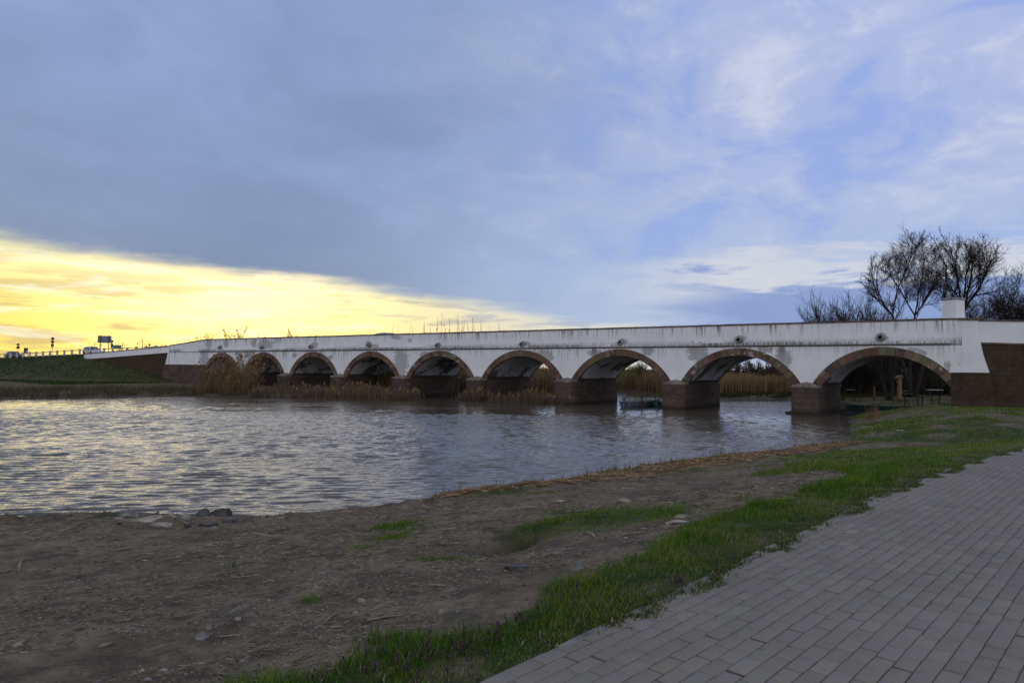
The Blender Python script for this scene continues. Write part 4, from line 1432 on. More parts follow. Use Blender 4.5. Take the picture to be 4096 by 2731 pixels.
def build_reeds():
    g = lambda px, py: gnd(px, py)[:2]
    b = lambda s, o: bpt(s, o)[:2]
    # tall golden thicket before the two leftmost arches
    reed_bed('tall_reed_thicket', 'tall golden reed thicket leaning right before the two leftmost arches',
             quad_pts([(-35, 75.3), (-32, 75.2), (-29.3, 75.4), (-30.2, 82), (-33, 88), (-38.5, 90)]), 1500, (1.6, 4.3), (.02, .05), (.26, -.02, .16), GOLD, .14)
    reed_bed('reed_belt', 'pale bulrush belt along the waterline before the third and fourth arch from the left',
             quad_pts([(-28.5, 74.2), (-22, 72.7), (-17, 71.5), (-12.3, 69.8), (-9.2, 72.5), (-10.5, 77), (-17, 80), (-24, 79), (-29, 77)]), 9500, (.55, 1.3), (.02, .045), (.04, 0, .13), TAN, .02)
    c = lambda s, o: tuple(b(s, o))
    reed_bed('reed_patch', 'pale reed clump standing in the water before the fourth arch from the right',
             quad_pts([c(46.0, -2.3), c(44.2, -2.9), c(37, -3.2), c(33.9, -2.8), c(32.9, -1.6), c(34.2, -.9), c(36, -.1), c(42.5, -.1), c(44.6, -1.1)]), 5000, (.7, 1.45), (.02, .045), (.05, 0, .15), TAN, .02)
    # low dry fringe along the left bank
    reed_bed('dry_grass_fringe', 'low brown dry grass along the far left bank',
             quad_pts([(-80, 60.5), (-60, 60.7), (-47.4, 63.9), (-40.6, 68.1), (-36.5, 74.6), (-29, 74.6), (-28, 82), (-40, 86), (-52, 76), (-80, 70)]), 16000, (.25, .8), (.03, .07), (.05, 0, .25), DARKR + [(.06, .07, .025)], 0)
    # reeds beyond the bridge
    reed_bed('far_reed_wall', 'wide brown reed bed beyond the bridge seen through the third and second arch from the right',
             quad_pts([(23.5, 95.5), (29, 93.5), (38, 93), (41, 104), (44, 126), (30, 126), (21, 118)]), 15000, (1.9, 2.7), (.05, .10), (.03, 0, .06), [(.36, .25, .12), (.30, .20, .09), (.24, .16, .08), (.17, .12, .06)], .02)
    reed_bed('island_reeds', 'golden reed bed beyond the bridge filling the fourth and fifth arch from the right',
             quad_pts([(10.8, 108), (3, 94.5), (-5, 87.8), (-11, 81.5), (-20, 92), (-12, 110), (2, 128), (10, 135)]), 15000, (2.4, 3.6), (.05, .09), (.05, 0, .09), GOLD, .04)
    reed_bed('river_reeds', 'brown reeds on the far bank beyond the third arch from the right',
             quad_pts([(20.8, 112), (22, 97), (27, 100), (30, 116), (17, 140), (15.5, 136)]), 7000, (2.0, 3.2), (.05, .09), (.03, 0, .08), GOLD, .03)
    reed_bed('shore_reeds', 'small orange reed tuft on the grassy right shore by the rightmost pier',
             quad_pts([tuple(gnd(3450, 1722)[:2]), tuple(gnd(3520, 1722)[:2]), tuple(gnd(3520, 1690)[:2]), tuple(gnd(3460, 1690)[:2])]), 150, (.35, 1.0), (.012, .03), (.02, 0, .22), GOLD, 0)
    # bank grass behind the water through arch eight
    reed_bed('bank_grass', 'dark green and brown grass strip on the far bank beyond the bridge',
             quad_pts([(22.6, 95), (28, 88.7), (37, 87.8), (39, 80.5), (41, 84), (60, 94), (60, 96), (30, 94)]), 9000, (.2, .6), (.05, .10), (0, 0, .2), [(.03, .055, .015), (.05, .05, .02), (.09, .07, .045)], 0)
    reed_bed('river_lawn', 'short dark grass on the right bank beneath the rightmost arch',
             quad_pts([(33, 61), (40, 60), (70, 70), (72, 90), (50, 92), (40, 83), (37, 73)]), 15000, (.06, .22), (.03, .07), (0, 0, .3), [(.03, .07, .012), (.045, .085, .016), (.06, .065, .025)], 0, cat='grass')
    reed_bed('embankment_grass', 'short green grass on the road embankment at the left',
             lambda n: np.array([bpt(s, o)[:2] for s, o in zip(RNG.uniform(104, 215, n), RNG.uniform(-17, -.3, n))]), 26000, (.12, .4), (.04, .10), (0, 0, .3), [(.018, .062, .005), (.024, .070, .007), (.028, .060, .009), (.040, .050, .014)], 0, cat='grass')
    reed_bed('dark_undergrowth', 'dark tangled undergrowth beneath the trees beyond the rightmost arch',
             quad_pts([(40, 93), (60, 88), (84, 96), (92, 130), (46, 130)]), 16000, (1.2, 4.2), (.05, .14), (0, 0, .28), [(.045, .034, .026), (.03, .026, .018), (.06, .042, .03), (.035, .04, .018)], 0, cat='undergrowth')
    # far wood on the horizon
    n = 26000
    ang = RNG.uniform(-1.0, 1.0, n); r = RNG.uniform(900, 1150, n)
    x = np.sin(ang) * r; y = np.cos(ang) * r
    hh = 4 + 9 * fbm(ang * 40, r * .004, 4)
    V, T, C = blades(np.stack([x, y, np.zeros(n)], 1), hh * RNG.uniform(.4, 1.1, n), RNG.uniform(.6, 2.4, n), RNG.normal(0, .8, (n, 2)), colmix(n, [(.06, .055, .05), (.08, .065, .055)]))
    o = link('far_wood', npmesh('far_wood', V, T, C), M['reed'])
    tag(o, 'thin line of far woodland along the flat horizon', 'wood', kind='stuff')


def build_grass():
    # main strip: near blades small and dense, far blades larger and sparser
    def sample(n, x0, x1, y0, y1):
        a = np.stack([RNG.uniform(x0, x1, n), RNG.uniform(y0, y1, n)], 1)
        m = grass_mask(a[:, 0], a[:, 1])
        return a[RNG.random(n) < m]
    sets = []
    GR = [(.070, .185, .010), (.092, .215, .013), (.12, .23, .018), (.060, .13, .010), (.14, .205, .028)]
    for (n, x0, x1, y0, y1, h, w) in [(260000, -4, 6, 2.6, 9, (.03, .105), (.003, .0065)), (230000, -4, 13, 9, 17, (.035, .12), (.005, .010)), (170000, -2, 30, 17, 34, (.04, .13), (.010, .022)), (190000, 8, 48, 34, 60, (.06, .17), (.02, .045))]:
        a = sample(n, x0, x1, y0, y1)
        z = terrain(a[:, 0], a[:, 1])
        cl = fbm(a[:, 0] * 2.2, a[:, 1] * 2.2, 3)
        cl2 = fbm(a[:, 0] * .8 + 7, a[:, 1] * .8 + 9, 3)
        dl = seg_dist(a[:, 0], a[:, 1], GRASS_L); dp = seg_dist(a[:, 0], a[:, 1], PATH_EDGE)
        edge = np.clip(1.35 - dl * .5, .75, 1.35) * np.clip(.35 + dp * .75, .35, 1.0)
        m = len(a)
        hh = RNG.uniform(h[0], h[1], m) * (.20 + 1.8 * np.clip(cl - .17, 0, 1)) * edge * (.45 + .95 * cl2)
        col = colmix(m, GR, .3)
        dark = (cl2 > .55)[:, None]
        col = np.where(dark, col * np.array([.75, .82, .8]), col)
        yel = sstep(fbm(a[:, 0] * 1.5 + 31, a[:, 1] * 1.5, 3), .50, .66)[:, None]
        col = col * (1 - yel) + col * np.array([1.6, 1.15, .9]) * yel
        dry = RNG.random(m) < (.05 + .16 * (dp < .35) + .12 * (a[:, 1] > 14) +   .15 * (fbm(a[:, 0] * 1.3 + 70, a[:, 1] * 1.3, 3) > .58))
        col[dry] = colmix(int(dry.sum()), [(.34, .27, .16), (.26, .20, .12)])
        ln = RNG.normal(0, .38, (m, 2)) * hh[:, None] + np.array([[.12, -.05]]) * hh[:, None]
        sets.append(blades(np.stack([a[:, 0], a[:, 1], z - .005], 1), hh, RNG.uniform(w[0], w[1], m), ln, col))
    V, T, C = join_sets(sets)
    o = link('grass', npmesh('grass', V, T, C), M['blade'])
    tag(o, 'bright green spring grass strip between dirt bank and block path', 'grass', kind='stuff')
    # broad leaved weeds in the strip and creeping over the edging
    n = 90000
    a = sample(n, -3, 9, 2.8, 13)
    a = a[fbm(a[:, 0] * 2.5 + 3, a[:, 1] * 2.5 + 8, 3) > .44]
    e = []
    for i in range(1, len(PATH_EDGE) - 2):
        p, q = np.array(PATH_EDGE[i]), np.array(PATH_EDGE[i + 1])
        L = np.linalg.norm(q - p); m = int(L * 900)
        t = RNG.random(m)[:, None]
        pts = p + (q - p) * t
        nrm = np.array([-(q - p)[1], (q - p)[0]]) / L
        cl = fbm(pts[:, 0] * 1.7, pts[:, 1] * 1.7, 3)
        pts = pts + nrm * (RNG.normal(.045, .045, m) - .10 * sstep(cl, .52, .66))[:, None]
        e.append(pts[RNG.random(m) < sstep(cl, .36, .56)])
    e = np.concatenate(e)
    za = terrain(a[:, 0], a[:, 1]); ze = np.full(len(e), PATH_Z - .004)
    P = np.concatenate([np.stack([a[:, 0], a[:, 1], za], 1), np.stack([e[:, 0], e[:, 1], ze], 1)])
    m = len(P)
    hh = RNG.uniform(.006, .035, m)
    col = colmix(m, [(.055, .10, .02), (.075, .12, .022), (.09, .13, .03), (.04, .07, .02), (.11, .11, .03)], .3)
    dr = RNG.random(m) < .12
    col[dr] = colmix(int(dr.sum()), [(.28, .20, .12), (.20, .14, .09), (.34, .27, .18)])
    V, T, C = blades(P, hh, RNG.uniform(.004, .010, m), RNG.normal(0, .010, (m, 2)), col, width_taper=1.3)
    o = link('low_weeds', npmesh('low_weeds', V, T, C), M['blade'])
    tag(o, 'low clover and weeds creeping over the path edging', 'weeds', kind='stuff')
    # purple dead nettles
    cl = []
    for px, py, k, sp in [(2110, 2395, 34, .10), (2170, 2440, 26, .12), (2290, 2360, 8, .06), (1640, 2640, 16, .12), (1760, 2600, 22, .14), (2060, 2480, 16, .12), (2690, 2340, 16, .06), (2740, 2165, 14, .09), (2530, 2280, 10, .1), (1950, 2560, 18, .12),
                          (2000, 2450, 20, .12), (2045, 2420, 14, .08), (1520, 2660, 8, .1), (1330, 2640, 5, .07), (1700, 2690, 12, .12), (2350, 2440, 8, .1), (3140, 2090, 6, .12), (1850, 2520, 16, .14), (1850, 2620, 14, .1), (3520, 1960, 8, .2)]:
        p = gnd(px, py, 1.58)
        cl.append(np.stack([RNG.normal(p[0], sp, k), RNG.normal(p[1], sp, k)], 1))
    a = np.concatenate(cl); a = a[grass_mask(a[:, 0], a[:, 1]) > .45]; a = a[RNG.random(len(a)) < .8]
    z = terrain(a[:, 0], a[:, 1]); m = len(a)
    hh = RNG.uniform(.03, .065, m)
    sets = []
    base = np.stack([a[:, 0], a[:, 1], z], 1)
    tip = RNG.normal(0, .012, (m, 2))
    sets.append(blades(base, hh, np.full(m, .005), tip, colmix(m, [(.06, .06, .03)])))
    for lv in np.linspace(.45, 1.0, 4):
        for r in range(4):
            p = base + np.concatenate([tip * lv, (hh * lv)[:, None]], 1)
            c = colmix(m, [(.11, .05, .085), (.08, .06, .04)] if lv < .7 else [(.085, .03, .07), (.13, .045, .11), (.06, .03, .045)], .3)
            sets.append(blades(p, np.full(m, -.004) + RNG.normal(0, .006, m), RNG.uniform(.006, .011, m), RNG.normal(0, .010, (m, 2)), c, width_taper=1.2))
    V, T, C = join_sets(sets)
    o = link('purple_flowers', npmesh('purple_flowers', V, T, C), M['blade'])
    tag(o, 'purple dead nettle flowers scattered in the grass strip', 'flowers', kind='stuff')


def build_litter():
    # small stones and clods
    def land(n, x0, x1, y0, y1, thr=.5):
        a = np.stack([RNG.uniform(x0, x1, n), RNG.uniform(y0, y1, n)], 1)
        z = terrain(a[:, 0], a[:, 1])
        ok = (z > .03) & ~inside(a[:, 0], a[:, 1], PATH_POLY) & (grass_mask(a[:, 0], a[:, 1]) < thr)
        return a[ok], z[ok]
    sets = []
    for n, box, s in [(26000, (-5, 4, 2.8, 8.5), (.003, .011)), (20000, (-12, 7, 8, 20), (.005, .018)), (2500, (-5, 4, 3, 9), (.01, .026)), (2200, (-12, 10, 9, 24), (.012, .04))]:
        a, z = land(n, *box)
        cl = fbm(a[:, 0] * 1.3 + 4, a[:, 1] * 1.3 + 1, 3)
        k = RNG.random(len(a)) < sstep(cl, .3, .65); a, z = a[k], z[k]
        m = len(a)
        sets.append(lumps(np.stack([a[:, 0], a[:, 1], z + .001], 1), RNG.uniform(*s, m) * RNG.uniform(.5, 1.2, m), colmix(m, [(.12, .10, .08), (.15, .125, .10), (.09, .075, .062), (.13, .125, .125), (.20, .18, .155), (.26, .23, .19)], .25)))
    V, T, C = join_sets(sets)
    o = link('clods', npmesh('clods', V, T, C), M['litter'], None, True)
    tag(o, 'clods and small stones strewn over the bare earth bank', 'gravel', kind='stuff')
    # straw
    sets = []

    def straw(pos, ln, w, col, lift=.006, pitch=.10):
        m = len(pos)
        a = RNG.normal(.35, .75, m)
        dv = np.stack([np.cos(a), np.sin(a), RNG.normal(0, pitch, m)], 1) * ln[:, None]
        sv = np.stack([-np.sin(a), np.cos(a), np.zeros(m)], 1) * w[:, None]
        up = np.array([0, 0, 1.0]) * w[:, None] * .8
        V = np.stack([pos - dv / 2 - sv / 2, pos - dv / 2 + sv / 2, pos - dv / 2 + up, pos + dv / 2 - sv / 2, pos + dv / 2 + sv / 2, pos + dv / 2 + up], 1)
        b_ = (np.arange(m) * 6)[:, None, None]
        T = b_ + np.array([[0, 1, 4], [0, 4, 3], [1, 2, 5], [1, 5, 4], [2, 0, 3], [2, 3, 5], [0, 2, 1], [3, 4, 5]])[None]
        return V.reshape(-1, 3), T.reshape(-1, 3), np.repeat(col[:, None], 6, 1).reshape(-1, 3)
    SC_ = [(.28, .22, .145), (.34, .28, .20), (.21, .165, .115), (.16, .12, .08), (.11, .085, .06)]
    for n, box, L, w in [(15000, (-5, 4, 2.8, 9), (.012, .06), (.003, .007)), (16000, (-12, 8, 8, 20), (.03, .13), (.005, .013)), (420, (-5, 4, 3, 9), (.06, .18), (.005, .010)), (420, (-12, 8, 9, 20), (.12, .45), (.009, .02)), (2500, (2, 24, 18, 40), (.1, .5), (.010, .03))]:
        a, z = land(n, *box)
        cl = fbm(a[:, 0] * .9 + 14, a[:, 1] * .9 + 11, 3)
        k = RNG.random(len(a)) < sstep(cl, .36, .6); a, z = a[k], z[k]; m = len(a)
        sets.append(straw(np.stack([a[:, 0], a[:, 1], z + .006], 1), RNG.uniform(*L, m), RNG.uniform(*w, m), colmix(m, SC_, .3)))
    o_ = join_sets(sets)
    o = link('straw_litter', npmesh('straw_litter', *o_[:2], o_[2]), M['litter'])
    tag(o, 'broken straw and reed stalks scattered on the bare earth', 'straw', kind='stuff')
    # drift line of washed up reeds along the shore
    sets = []
    sh = [p for p in NEAR_SHORE if -2.5 < p[0] < 16 and p[1] < 33]
    pts = []
    for p, q in zip(sh[:-1], sh[1:]):
        p, q = np.array(p), np.array(q); L = np.linalg.norm(q - p); nrm = np.array([(q - p)[1], -(q - p)[0]]) / L
        m = int(L * 800); t = RNG.random(m)[:, None]
        wd = np.interp((p[0] + q[0]) / 2, [-2, 1, 4, 9, 14], [.12, .4, .8, .75, .3])
        pts.append(p + (q - p) * t + nrm * np.abs(RNG.normal(.35, wd, m))[:, None])
    a = np.concatenate(pts); z = terrain(a[:, 0], a[:, 1]); k = z > .02; a, z = a[k], z[k]; m = len(a)
    k = RNG.random(m) < sstep(fbm(a[:, 0] * .8, a[:, 1] * .8, 3), .28, .55); a, z = a[k], z[k]; m = len(a)
    sets.append(straw(np.stack([a[:, 0], a[:, 1], z + RNG.uniform(.005, .05, m)], 1), RNG.uniform(.12, .6, m), RNG.uniform(.010, .026, m), colmix(m, [(.30, .205, .11), (.38, .28, .17), (.20, .13, .07), (.085, .06, .04), (.30, .16, .065)], .3), pitch=.12))
    # upright stubble at the water's edge
    j = RNG.random(m) < .08 * sstep(fbm(a[:, 0] * 1.1 + 9, a[:, 1] * 1.1, 3), .45, .62)
    b = a[j]; mb_ = len(b)
    s2 = blades(np.stack([b[:, 0], b[:, 1], z[j]], 1), RNG.uniform(.08, .38, mb_), RNG.uniform(.014, .028, mb_), RNG.normal(0, .05, (mb_, 2)), colmix(mb_, [(.20, .14, .08), (.06, .09, .02), (.12, .08, .05), (.05, .08, .02)]))
    V, T, C = join_sets(sets + [s2])
    o = link('reed_drift', npmesh('reed_drift', V, T, C), M['litter'])
    tag(o, 'band of washed up dead reeds along the near waterline', 'reed litter', kind='stuff')


def rock_mesh(sx, sy, sz, seed, flat_top=False, sub=3):
    bm = bmesh.new(); bmesh.ops.create_icosphere(bm, subdivisions=sub, radius=1)
    rs = np.random.default_rng(seed)
    pl = [(Vector(rs.normal(size=3)).normalized(), rs.uniform(.42, .8)) for _ in range(15)]
    for v in bm.verts:
        p = v.co.copy()
        for n_, d_ in pl:
            t = p.dot(n_) - d_
            if t > 0: p -= n_ * t
        if flat_top and p.z > .45: p.z = .45 + (p.z - .45) * .15
        p *= 1 + (vnoise(np.array([p.x * 4 + seed]), np.array([p.y * 4 + p.z * 3]))[0] - .5) * .26
        v.co = Vector((p.x * sx, p.y * sy, p.z * sz))
    me = bpy.data.meshes.new('rock'); bm.to_mesh(me); bm.free()
    return me


def build_stones():
    G = 'larger stones lying on the bare earth bank'
    items = [
        ('concrete_lump', 2500, 2008, .30, .17, .10, 'slab', 'flat grey concrete slab lying beside the grass patch on the dirt', True, .2),
        ('pale_stone', 2710, 2088, .27, .10, .06, 'palerock', 'long pale flat stone at the edge of the grass strip', True, .1),
        ('pale_stone', 2730, 2068, .13, .07, .05, 'palerock', 'small pale stone just behind the long pale flat stone', True, .4),
        ('pale_stone', 590, 2085, .46, .15, .10, 'palerock', 'long pale eroded rock at the water edge on the left', False, .05),
        ('pale_stone', 650, 2103, .25, .09, .08, 'palerock', 'pale broken rock in front of the long eroded rock', True, -.1),
        ('pale_stone', 505, 2062, .25, .10, .09, 'rock', 'grey pitted rock left of the long eroded rock by the water', False, .1),
        ('dark_stone', 810, 2057, .19, .12, .12, 'darkrock', 'dark wet stone, left one of the pair at the water edge', False, .3),
        ('dark_stone', 890, 2062, .24, .13, .13, 'darkrock', 'dark wet stone, right and larger one of the pair at the water edge', False, .1),
        ('dark_stone', 765, 2108, .13, .09, .10, 'darkrock', 'dark bluish stone below the pair at the water edge', False, .8),
        ('dark_stone', 830, 2100, .34, .10, .07, 'darkrock', 'long dark stone lying between the pale rock and the shore twigs', False, -.2),
        ('concrete_lump', 735, 2071, .24, .10, .10, 'slab', 'square grey block at the water edge between pale rock and dark stones', True, .05),
        ('concrete_lump', 1128, 2073, .17, .08, .07, 'slab', 'small grey slab on the shoreline at a kink of the bank', True, .1),
        ('grey_stone', 1833, 2018, .16, .12, .08, 'darkrock', 'dark rounded stone near the shoreline grass', False, .2),
        ('grey_stone', 800, 2555, .075, .055, .045, 'rock', 'grey pebble stone in the lower left of the bank', False, .4),
        ('grey_stone', 567, 2683, .032, .026, .024, 'palerock', 'small pale pebble, left of the two near the bottom edge', False, .5),
        ('grey_stone', 648, 2684, .042, .024, .022, 'palerock', 'small yellowish pebble, right of the two near the bottom edge', False, .1),
        ('grey_stone', 2318, 2278, .10, .07, .07, 'rock', 'greenish grey stone half hidden at the grass edge', False, .4),
        ('grey_stone', 2080, 2268, .20, .10, .05, 'darkrock', 'dark flat stone embedded in the dirt below the hollow', True, .1),
        ('grey_stone', 1290, 2297, .10, .07, .05, 'rock', 'grey stone lying alone in the middle of the dirt', False, .3),
        ('grey_stone', 950, 2445, .08, .06, .06, 'rock', 'upright grey stone among twigs on the left part of the bank', False, .7),
        ('grey_stone', 1450, 2403, .055, .035, .03, 'palerock', 'small white stone near the grass strip', False, .2),
        ('grey_stone', 2240, 2005, .17, .09, .05, 'palerock', 'pale flat stone between shoreline litter and grass patch', True, .1),
        ('broken_rock', 540, 2066, .16, .10, .10, 'rock', 'small angular broken rock left of the square grey block by the water', False, .7),
        ('broken_rock', 620, 2066, .14, .08, .11, 'darkrock', 'dark broken rock right behind the long eroded rock', False, .2),
        ('broken_rock', 690, 2068, .12, .09, .09, 'palerock', 'small pale broken rock touching the square grey block', False, 1.1),
        ('broken_rock', 860, 2112, .12, .08, .07, 'rock', 'grey broken rock below the larger dark wet stone', False, .5),
        ('broken_rock', 915, 2085, .16, .08, .07, 'darkrock', 'flat dark broken rock right of the dark wet stones', True, .2),
        ('broken_rock', 470, 2075, .12, .08, .06, 'slab', 'low grey broken rock at the left end of the shore rocks', True, .9),
        ('grey_stone', 3600, 1722, .5, .22, .06, 'palerock', 'pale sandy stone slab in the grass at the far right', True, .0),
    ]
    for k, (nm, px, py, sx, sy, sz, mt, lab, ft, rz) in enumerate(items):
        p = on_ground(px, py)
        if px < 950 and py < 2120: sx, sy, sz = sx * 1.2, sy * 1.3, sz * 1.35
        o = link(nm, rock_mesh(sx * .85, sy * .85, sz * 1.0, 30 + k, ft), M[mt], None, False)
        o.location = (p.x, p.y, p.z + sz * .02); o.rotation_euler = (0, 0, rz)
        tag(o, lab, 'stone', G)
    # sticks and boards of driftwood
    sticks = [(1560, 2080, 1650, 2040, .012, 'long thin dry stalk lying across the dirt'), (1470, 2485, 1610, 2465, .011, 'thick pale stalk at the edge of the grass, bottom of a small heap'), (1490, 2472, 1530, 2462, .009, 'short pale stalk crossing the small heap at the grass edge'),
              (2310, 2160, 2325, 2128, .010, 'pale reed stub standing up beside the grass patch'), (2350, 2130, 2385, 2155, .018, 'flat brown wood chip leaning by the grass patch'), (2490, 2140, 2560, 2132, .012, 'white stick lying in front of the grass patch'),
              (1720, 2342, 1780, 2347, .012, 'pale stick in the middle of the dirt near the flower strip'), (75, 2285, 92, 2235, .018, 'bent pale driftwood stick at the left edge'), (160, 2150, 60, 2155, .010, 'thin stick lying flat at the upper left of the bank'),
              (205, 2150, 290, 2145, .010, 'second thin stick right of the flat one at the upper left'), (700, 2070, 800, 2118, .014, 'long stick slanting over the dark stones by the water'), (845, 2102, 885, 2085, .010, 'short pale stick right of the dark stones by the water'),
              (400, 2590, 455, 2575, .016, 'curved pale bark strip on the lower left dirt'), (60, 2590, 95, 2565, .018, 'stubby pale stick at the lower left edge'), (1295, 2495, 1345, 2455, .008, 'thin white stalk pointing up on the dirt'), (1040, 2170, 1110, 2150, .011, 'grey stick at the middle left of the dirt')]
    for k, (x0, y0, x1, y1, r, lab) in enumerate(sticks):
        a = on_ground(x0, y0); b = on_ground(x1, y1)
        mid = (a + b) / 2 + Vector((random.uniform(-.02, .02), random.uniform(-.02, .02), .012))
        mb = MB(); c = (a + b) / 2
        mb.tube([a - c + Vector((0, 0, .008)), mid - c, b - c + Vector((0, 0, .012))], [r * .9, r, r * .5], 6)
        o = mb.build('stick', M['driftwood'], None, True); o.location = c
        tag(o, lab, 'stick', 'sticks lying on the bank')
    # stems standing in the water
    for (x0, y0, x1, y1, lab) in [(3118, 1646, 3113, 1604, 'thin bare stem standing in the water left of the rightmost pier'), (2870, 1815, 2915, 1730, 'thin leaning stem standing in the shallow water by the near shore')]:
        a = gnd(x0, y0, 0); d = ray(x1, y1); b = EYEP + d * (a[1] / d[1])
        mb = MB(); mb.tube([(0, 0, -.3), tuple(Vector(b - a) * .5 + Vector((.02, 0, 0))), tuple(b - a)], [.014, .012, .006], 5)
        o = mb.build('water_reed', M['driftwood'], None, True); o.location = tuple(a)
        tag(o, lab, 'stem', 'stems standing in the water')


# ------------------------------------------------------------------ boats
def hull(L, B, H, bow=1.0, tr=.82, rows=15):
    """open boat, stern at x=0, bow at x=L. returns outer and inner MB"""
    out, inn = MB(), MB()
    ns = 9
    def sec(t, ins):
        w = B / 2 * (tr + (1 - tr) * math.sin(min(1, t / .45) * math.pi / 2)) if t < .45 else B / 2 * (1 - ((t - .45) / .55) ** 2.4 * bow)
        w = max(w - ins, .012)
        sheer = H * (1 + .28 * max(0, t - .35) ** 1.6)
        keel = -.12 + (.25 * max(0, t - .72) ** 1.3 * 2 if bow > .5 else .0) + ins
        pts = []
        for j in range(ns):
            u = j / (ns - 1) * 2 - 1
            a = abs(u)
            yy = math.copysign(w * min(1, (a ** .55) * (.86 + .14 * a)), u)
            zz = keel + (sheer - keel) * max(0, (a - .42) / .58) ** 1.15
            pts.append((t * L * (1 if t < .999 else 1), yy, zz))
        return pts
    for mb, ins in ((out, 0), (inn, .035)):
        vs = []
        for i in range(rows):
            t = i / (rows - 1)
            p = sec(t, ins)
            if ins: p = [(max(.035, min(x, L - .10)), y, z if j not in (0, ns - 1) else z) for j, (x, y, z) in enumerate(p)]
            vs += p
        fs = [(i * ns + j, (i + 1) * ns + j, (i + 1) * ns + j + 1, i * ns + j + 1) for i in range(rows - 1) for j in range(ns - 1)]
        fs.append(tuple(range(ns)))
        mb.add(vs, fs)
    n0 = len(out.v)
    # gunwale joining outer and inner skin
    for side in (0, ns - 1):
        for i in range(rows - 1):
            a, b = out.v[i * ns + side], out.v[(i + 1) * ns + side]; c, d = inn.v[(i + 1) * ns + side], inn.v[i * ns + side]
            out.add([a, b, c, d], [(0, 1, 2, 3)])
    return out, inn


def outboard(parent, mat, x=-.12, z0=.62):
    mb = MB(); mb.box(x - .16, x + .14, -.13, .13, z0, z0 + .34)
    mb.build('cowling', M[mat], parent, bevel=.05)
    mb = MB(); mb.box(x - .07, x + .05, -.06, .06, -.25, z0 + .02); mb.box(x - .18, x + .12, -.015, .015, -.3, -.2); mb.box(x + .05, x + .18, -.10, .10, .3, .5)
    mb.build('motor_leg', M[mat], parent, bevel=.015)


def build_boats():
    a = gnd(2500, 1630); b = gnd(2612, 1622)
    ang = math.atan2(b[1] - a[1], b[0] - a[0]) - .12
    r = empty('rowing_boat', (a[0], a[1], 0.0), ang)
    tag(r, 'blue grey open boat with raised outboard motor moored under the third arch from the right', 'boat')
    o, i = hull(5.0, 1.6, .55)
    h = o.build('hull', M['boat_blue'], r, True); i.build('interior', M['boat_in'], r, True)
    for x in (.75, 2.0, 3.1):
        mb = MB(); w = .70 if x < 2.6 else .52
        mb.box(x, x + .26, -w, w, .33, .37); mb.build('bench', M['boat_in'], r)
    outboard(r, 'motor')
    mb = MB(); mb.add([(-.012, .30, .10), (-.012, .42, .26), (-.012, .50, .24), (-.012, .40, .06), (-.012, .58, .2), (-.012, .62, .17)], [(0, 1, 2, 3), (3, 2, 4, 5)])
    mb.build('blue_mark', M['blue_mark'], r)
    a = bpt(24.22, .2)
    r = empty('green_boat', (a[0], a[1], 0.0), math.atan2(BT[1], BT[0]))
    tag(r, 'small green boat with black outboard half hidden behind the second pier from the right', 'boat')
    o, i = hull(3.9, 1.35, .50)
    o.build('hull', M['boat_green'], r, True); i.build('interior', M['boat_in'], r, True)
    mb = MB(); mb.box(.8, 1.05, -.6, .6, .30, .34); mb.build('bench', M['boat_in'], r)
    outboard(r, 'motor_black', z0=.42)
    a = gnd(3394, 1638); b = np.array([33.9, 58.9, 0])
    r = empty('punt', (a[0], a[1], 0.0), math.atan2(b[1] - a[1], b[0] - a[0]))
    tag(r, 'long teal flat bottomed punt lying by the bank under the rightmost arch', 'boat')
    o, i = hull(5.2, 1.2, .46, bow=.45, tr=.7)
    o.build('hull', M['punt'], r, True); i.build('interior', M['punt'], r, True)
    mb = MB(); mb.box(1.2, 1.45, -.5, .5, .28, .32); mb.box(3.2, 3.45, -.5, .5, .28, .32); mb.build('bench', M['boat_in'], r)
    # mooring stakes
    for (px, py, ty, lab) in [(2567, 1634, 1587, 'dark mooring stake standing before the middle of the blue grey boat'), (2622, 1606, 1587, 'dark mooring stake between the blue grey boat and the green boat')]:
        dep = gnd(2567, 1634)[1] if px < 2600 else 65.5
        p = atdepth(px, py, dep); zt = atdepth(px, ty, dep)[2]
        mb = MB(); mb.tube([(0, 0, -1.0), (0, 0, zt)], [.06, .05], 8)
        o = mb.build('mooring_stake', M['pole'], None); o.location = (p[0], p[1], 0)
        tag(o, lab, 'stake', 'mooring stakes beside the boats')


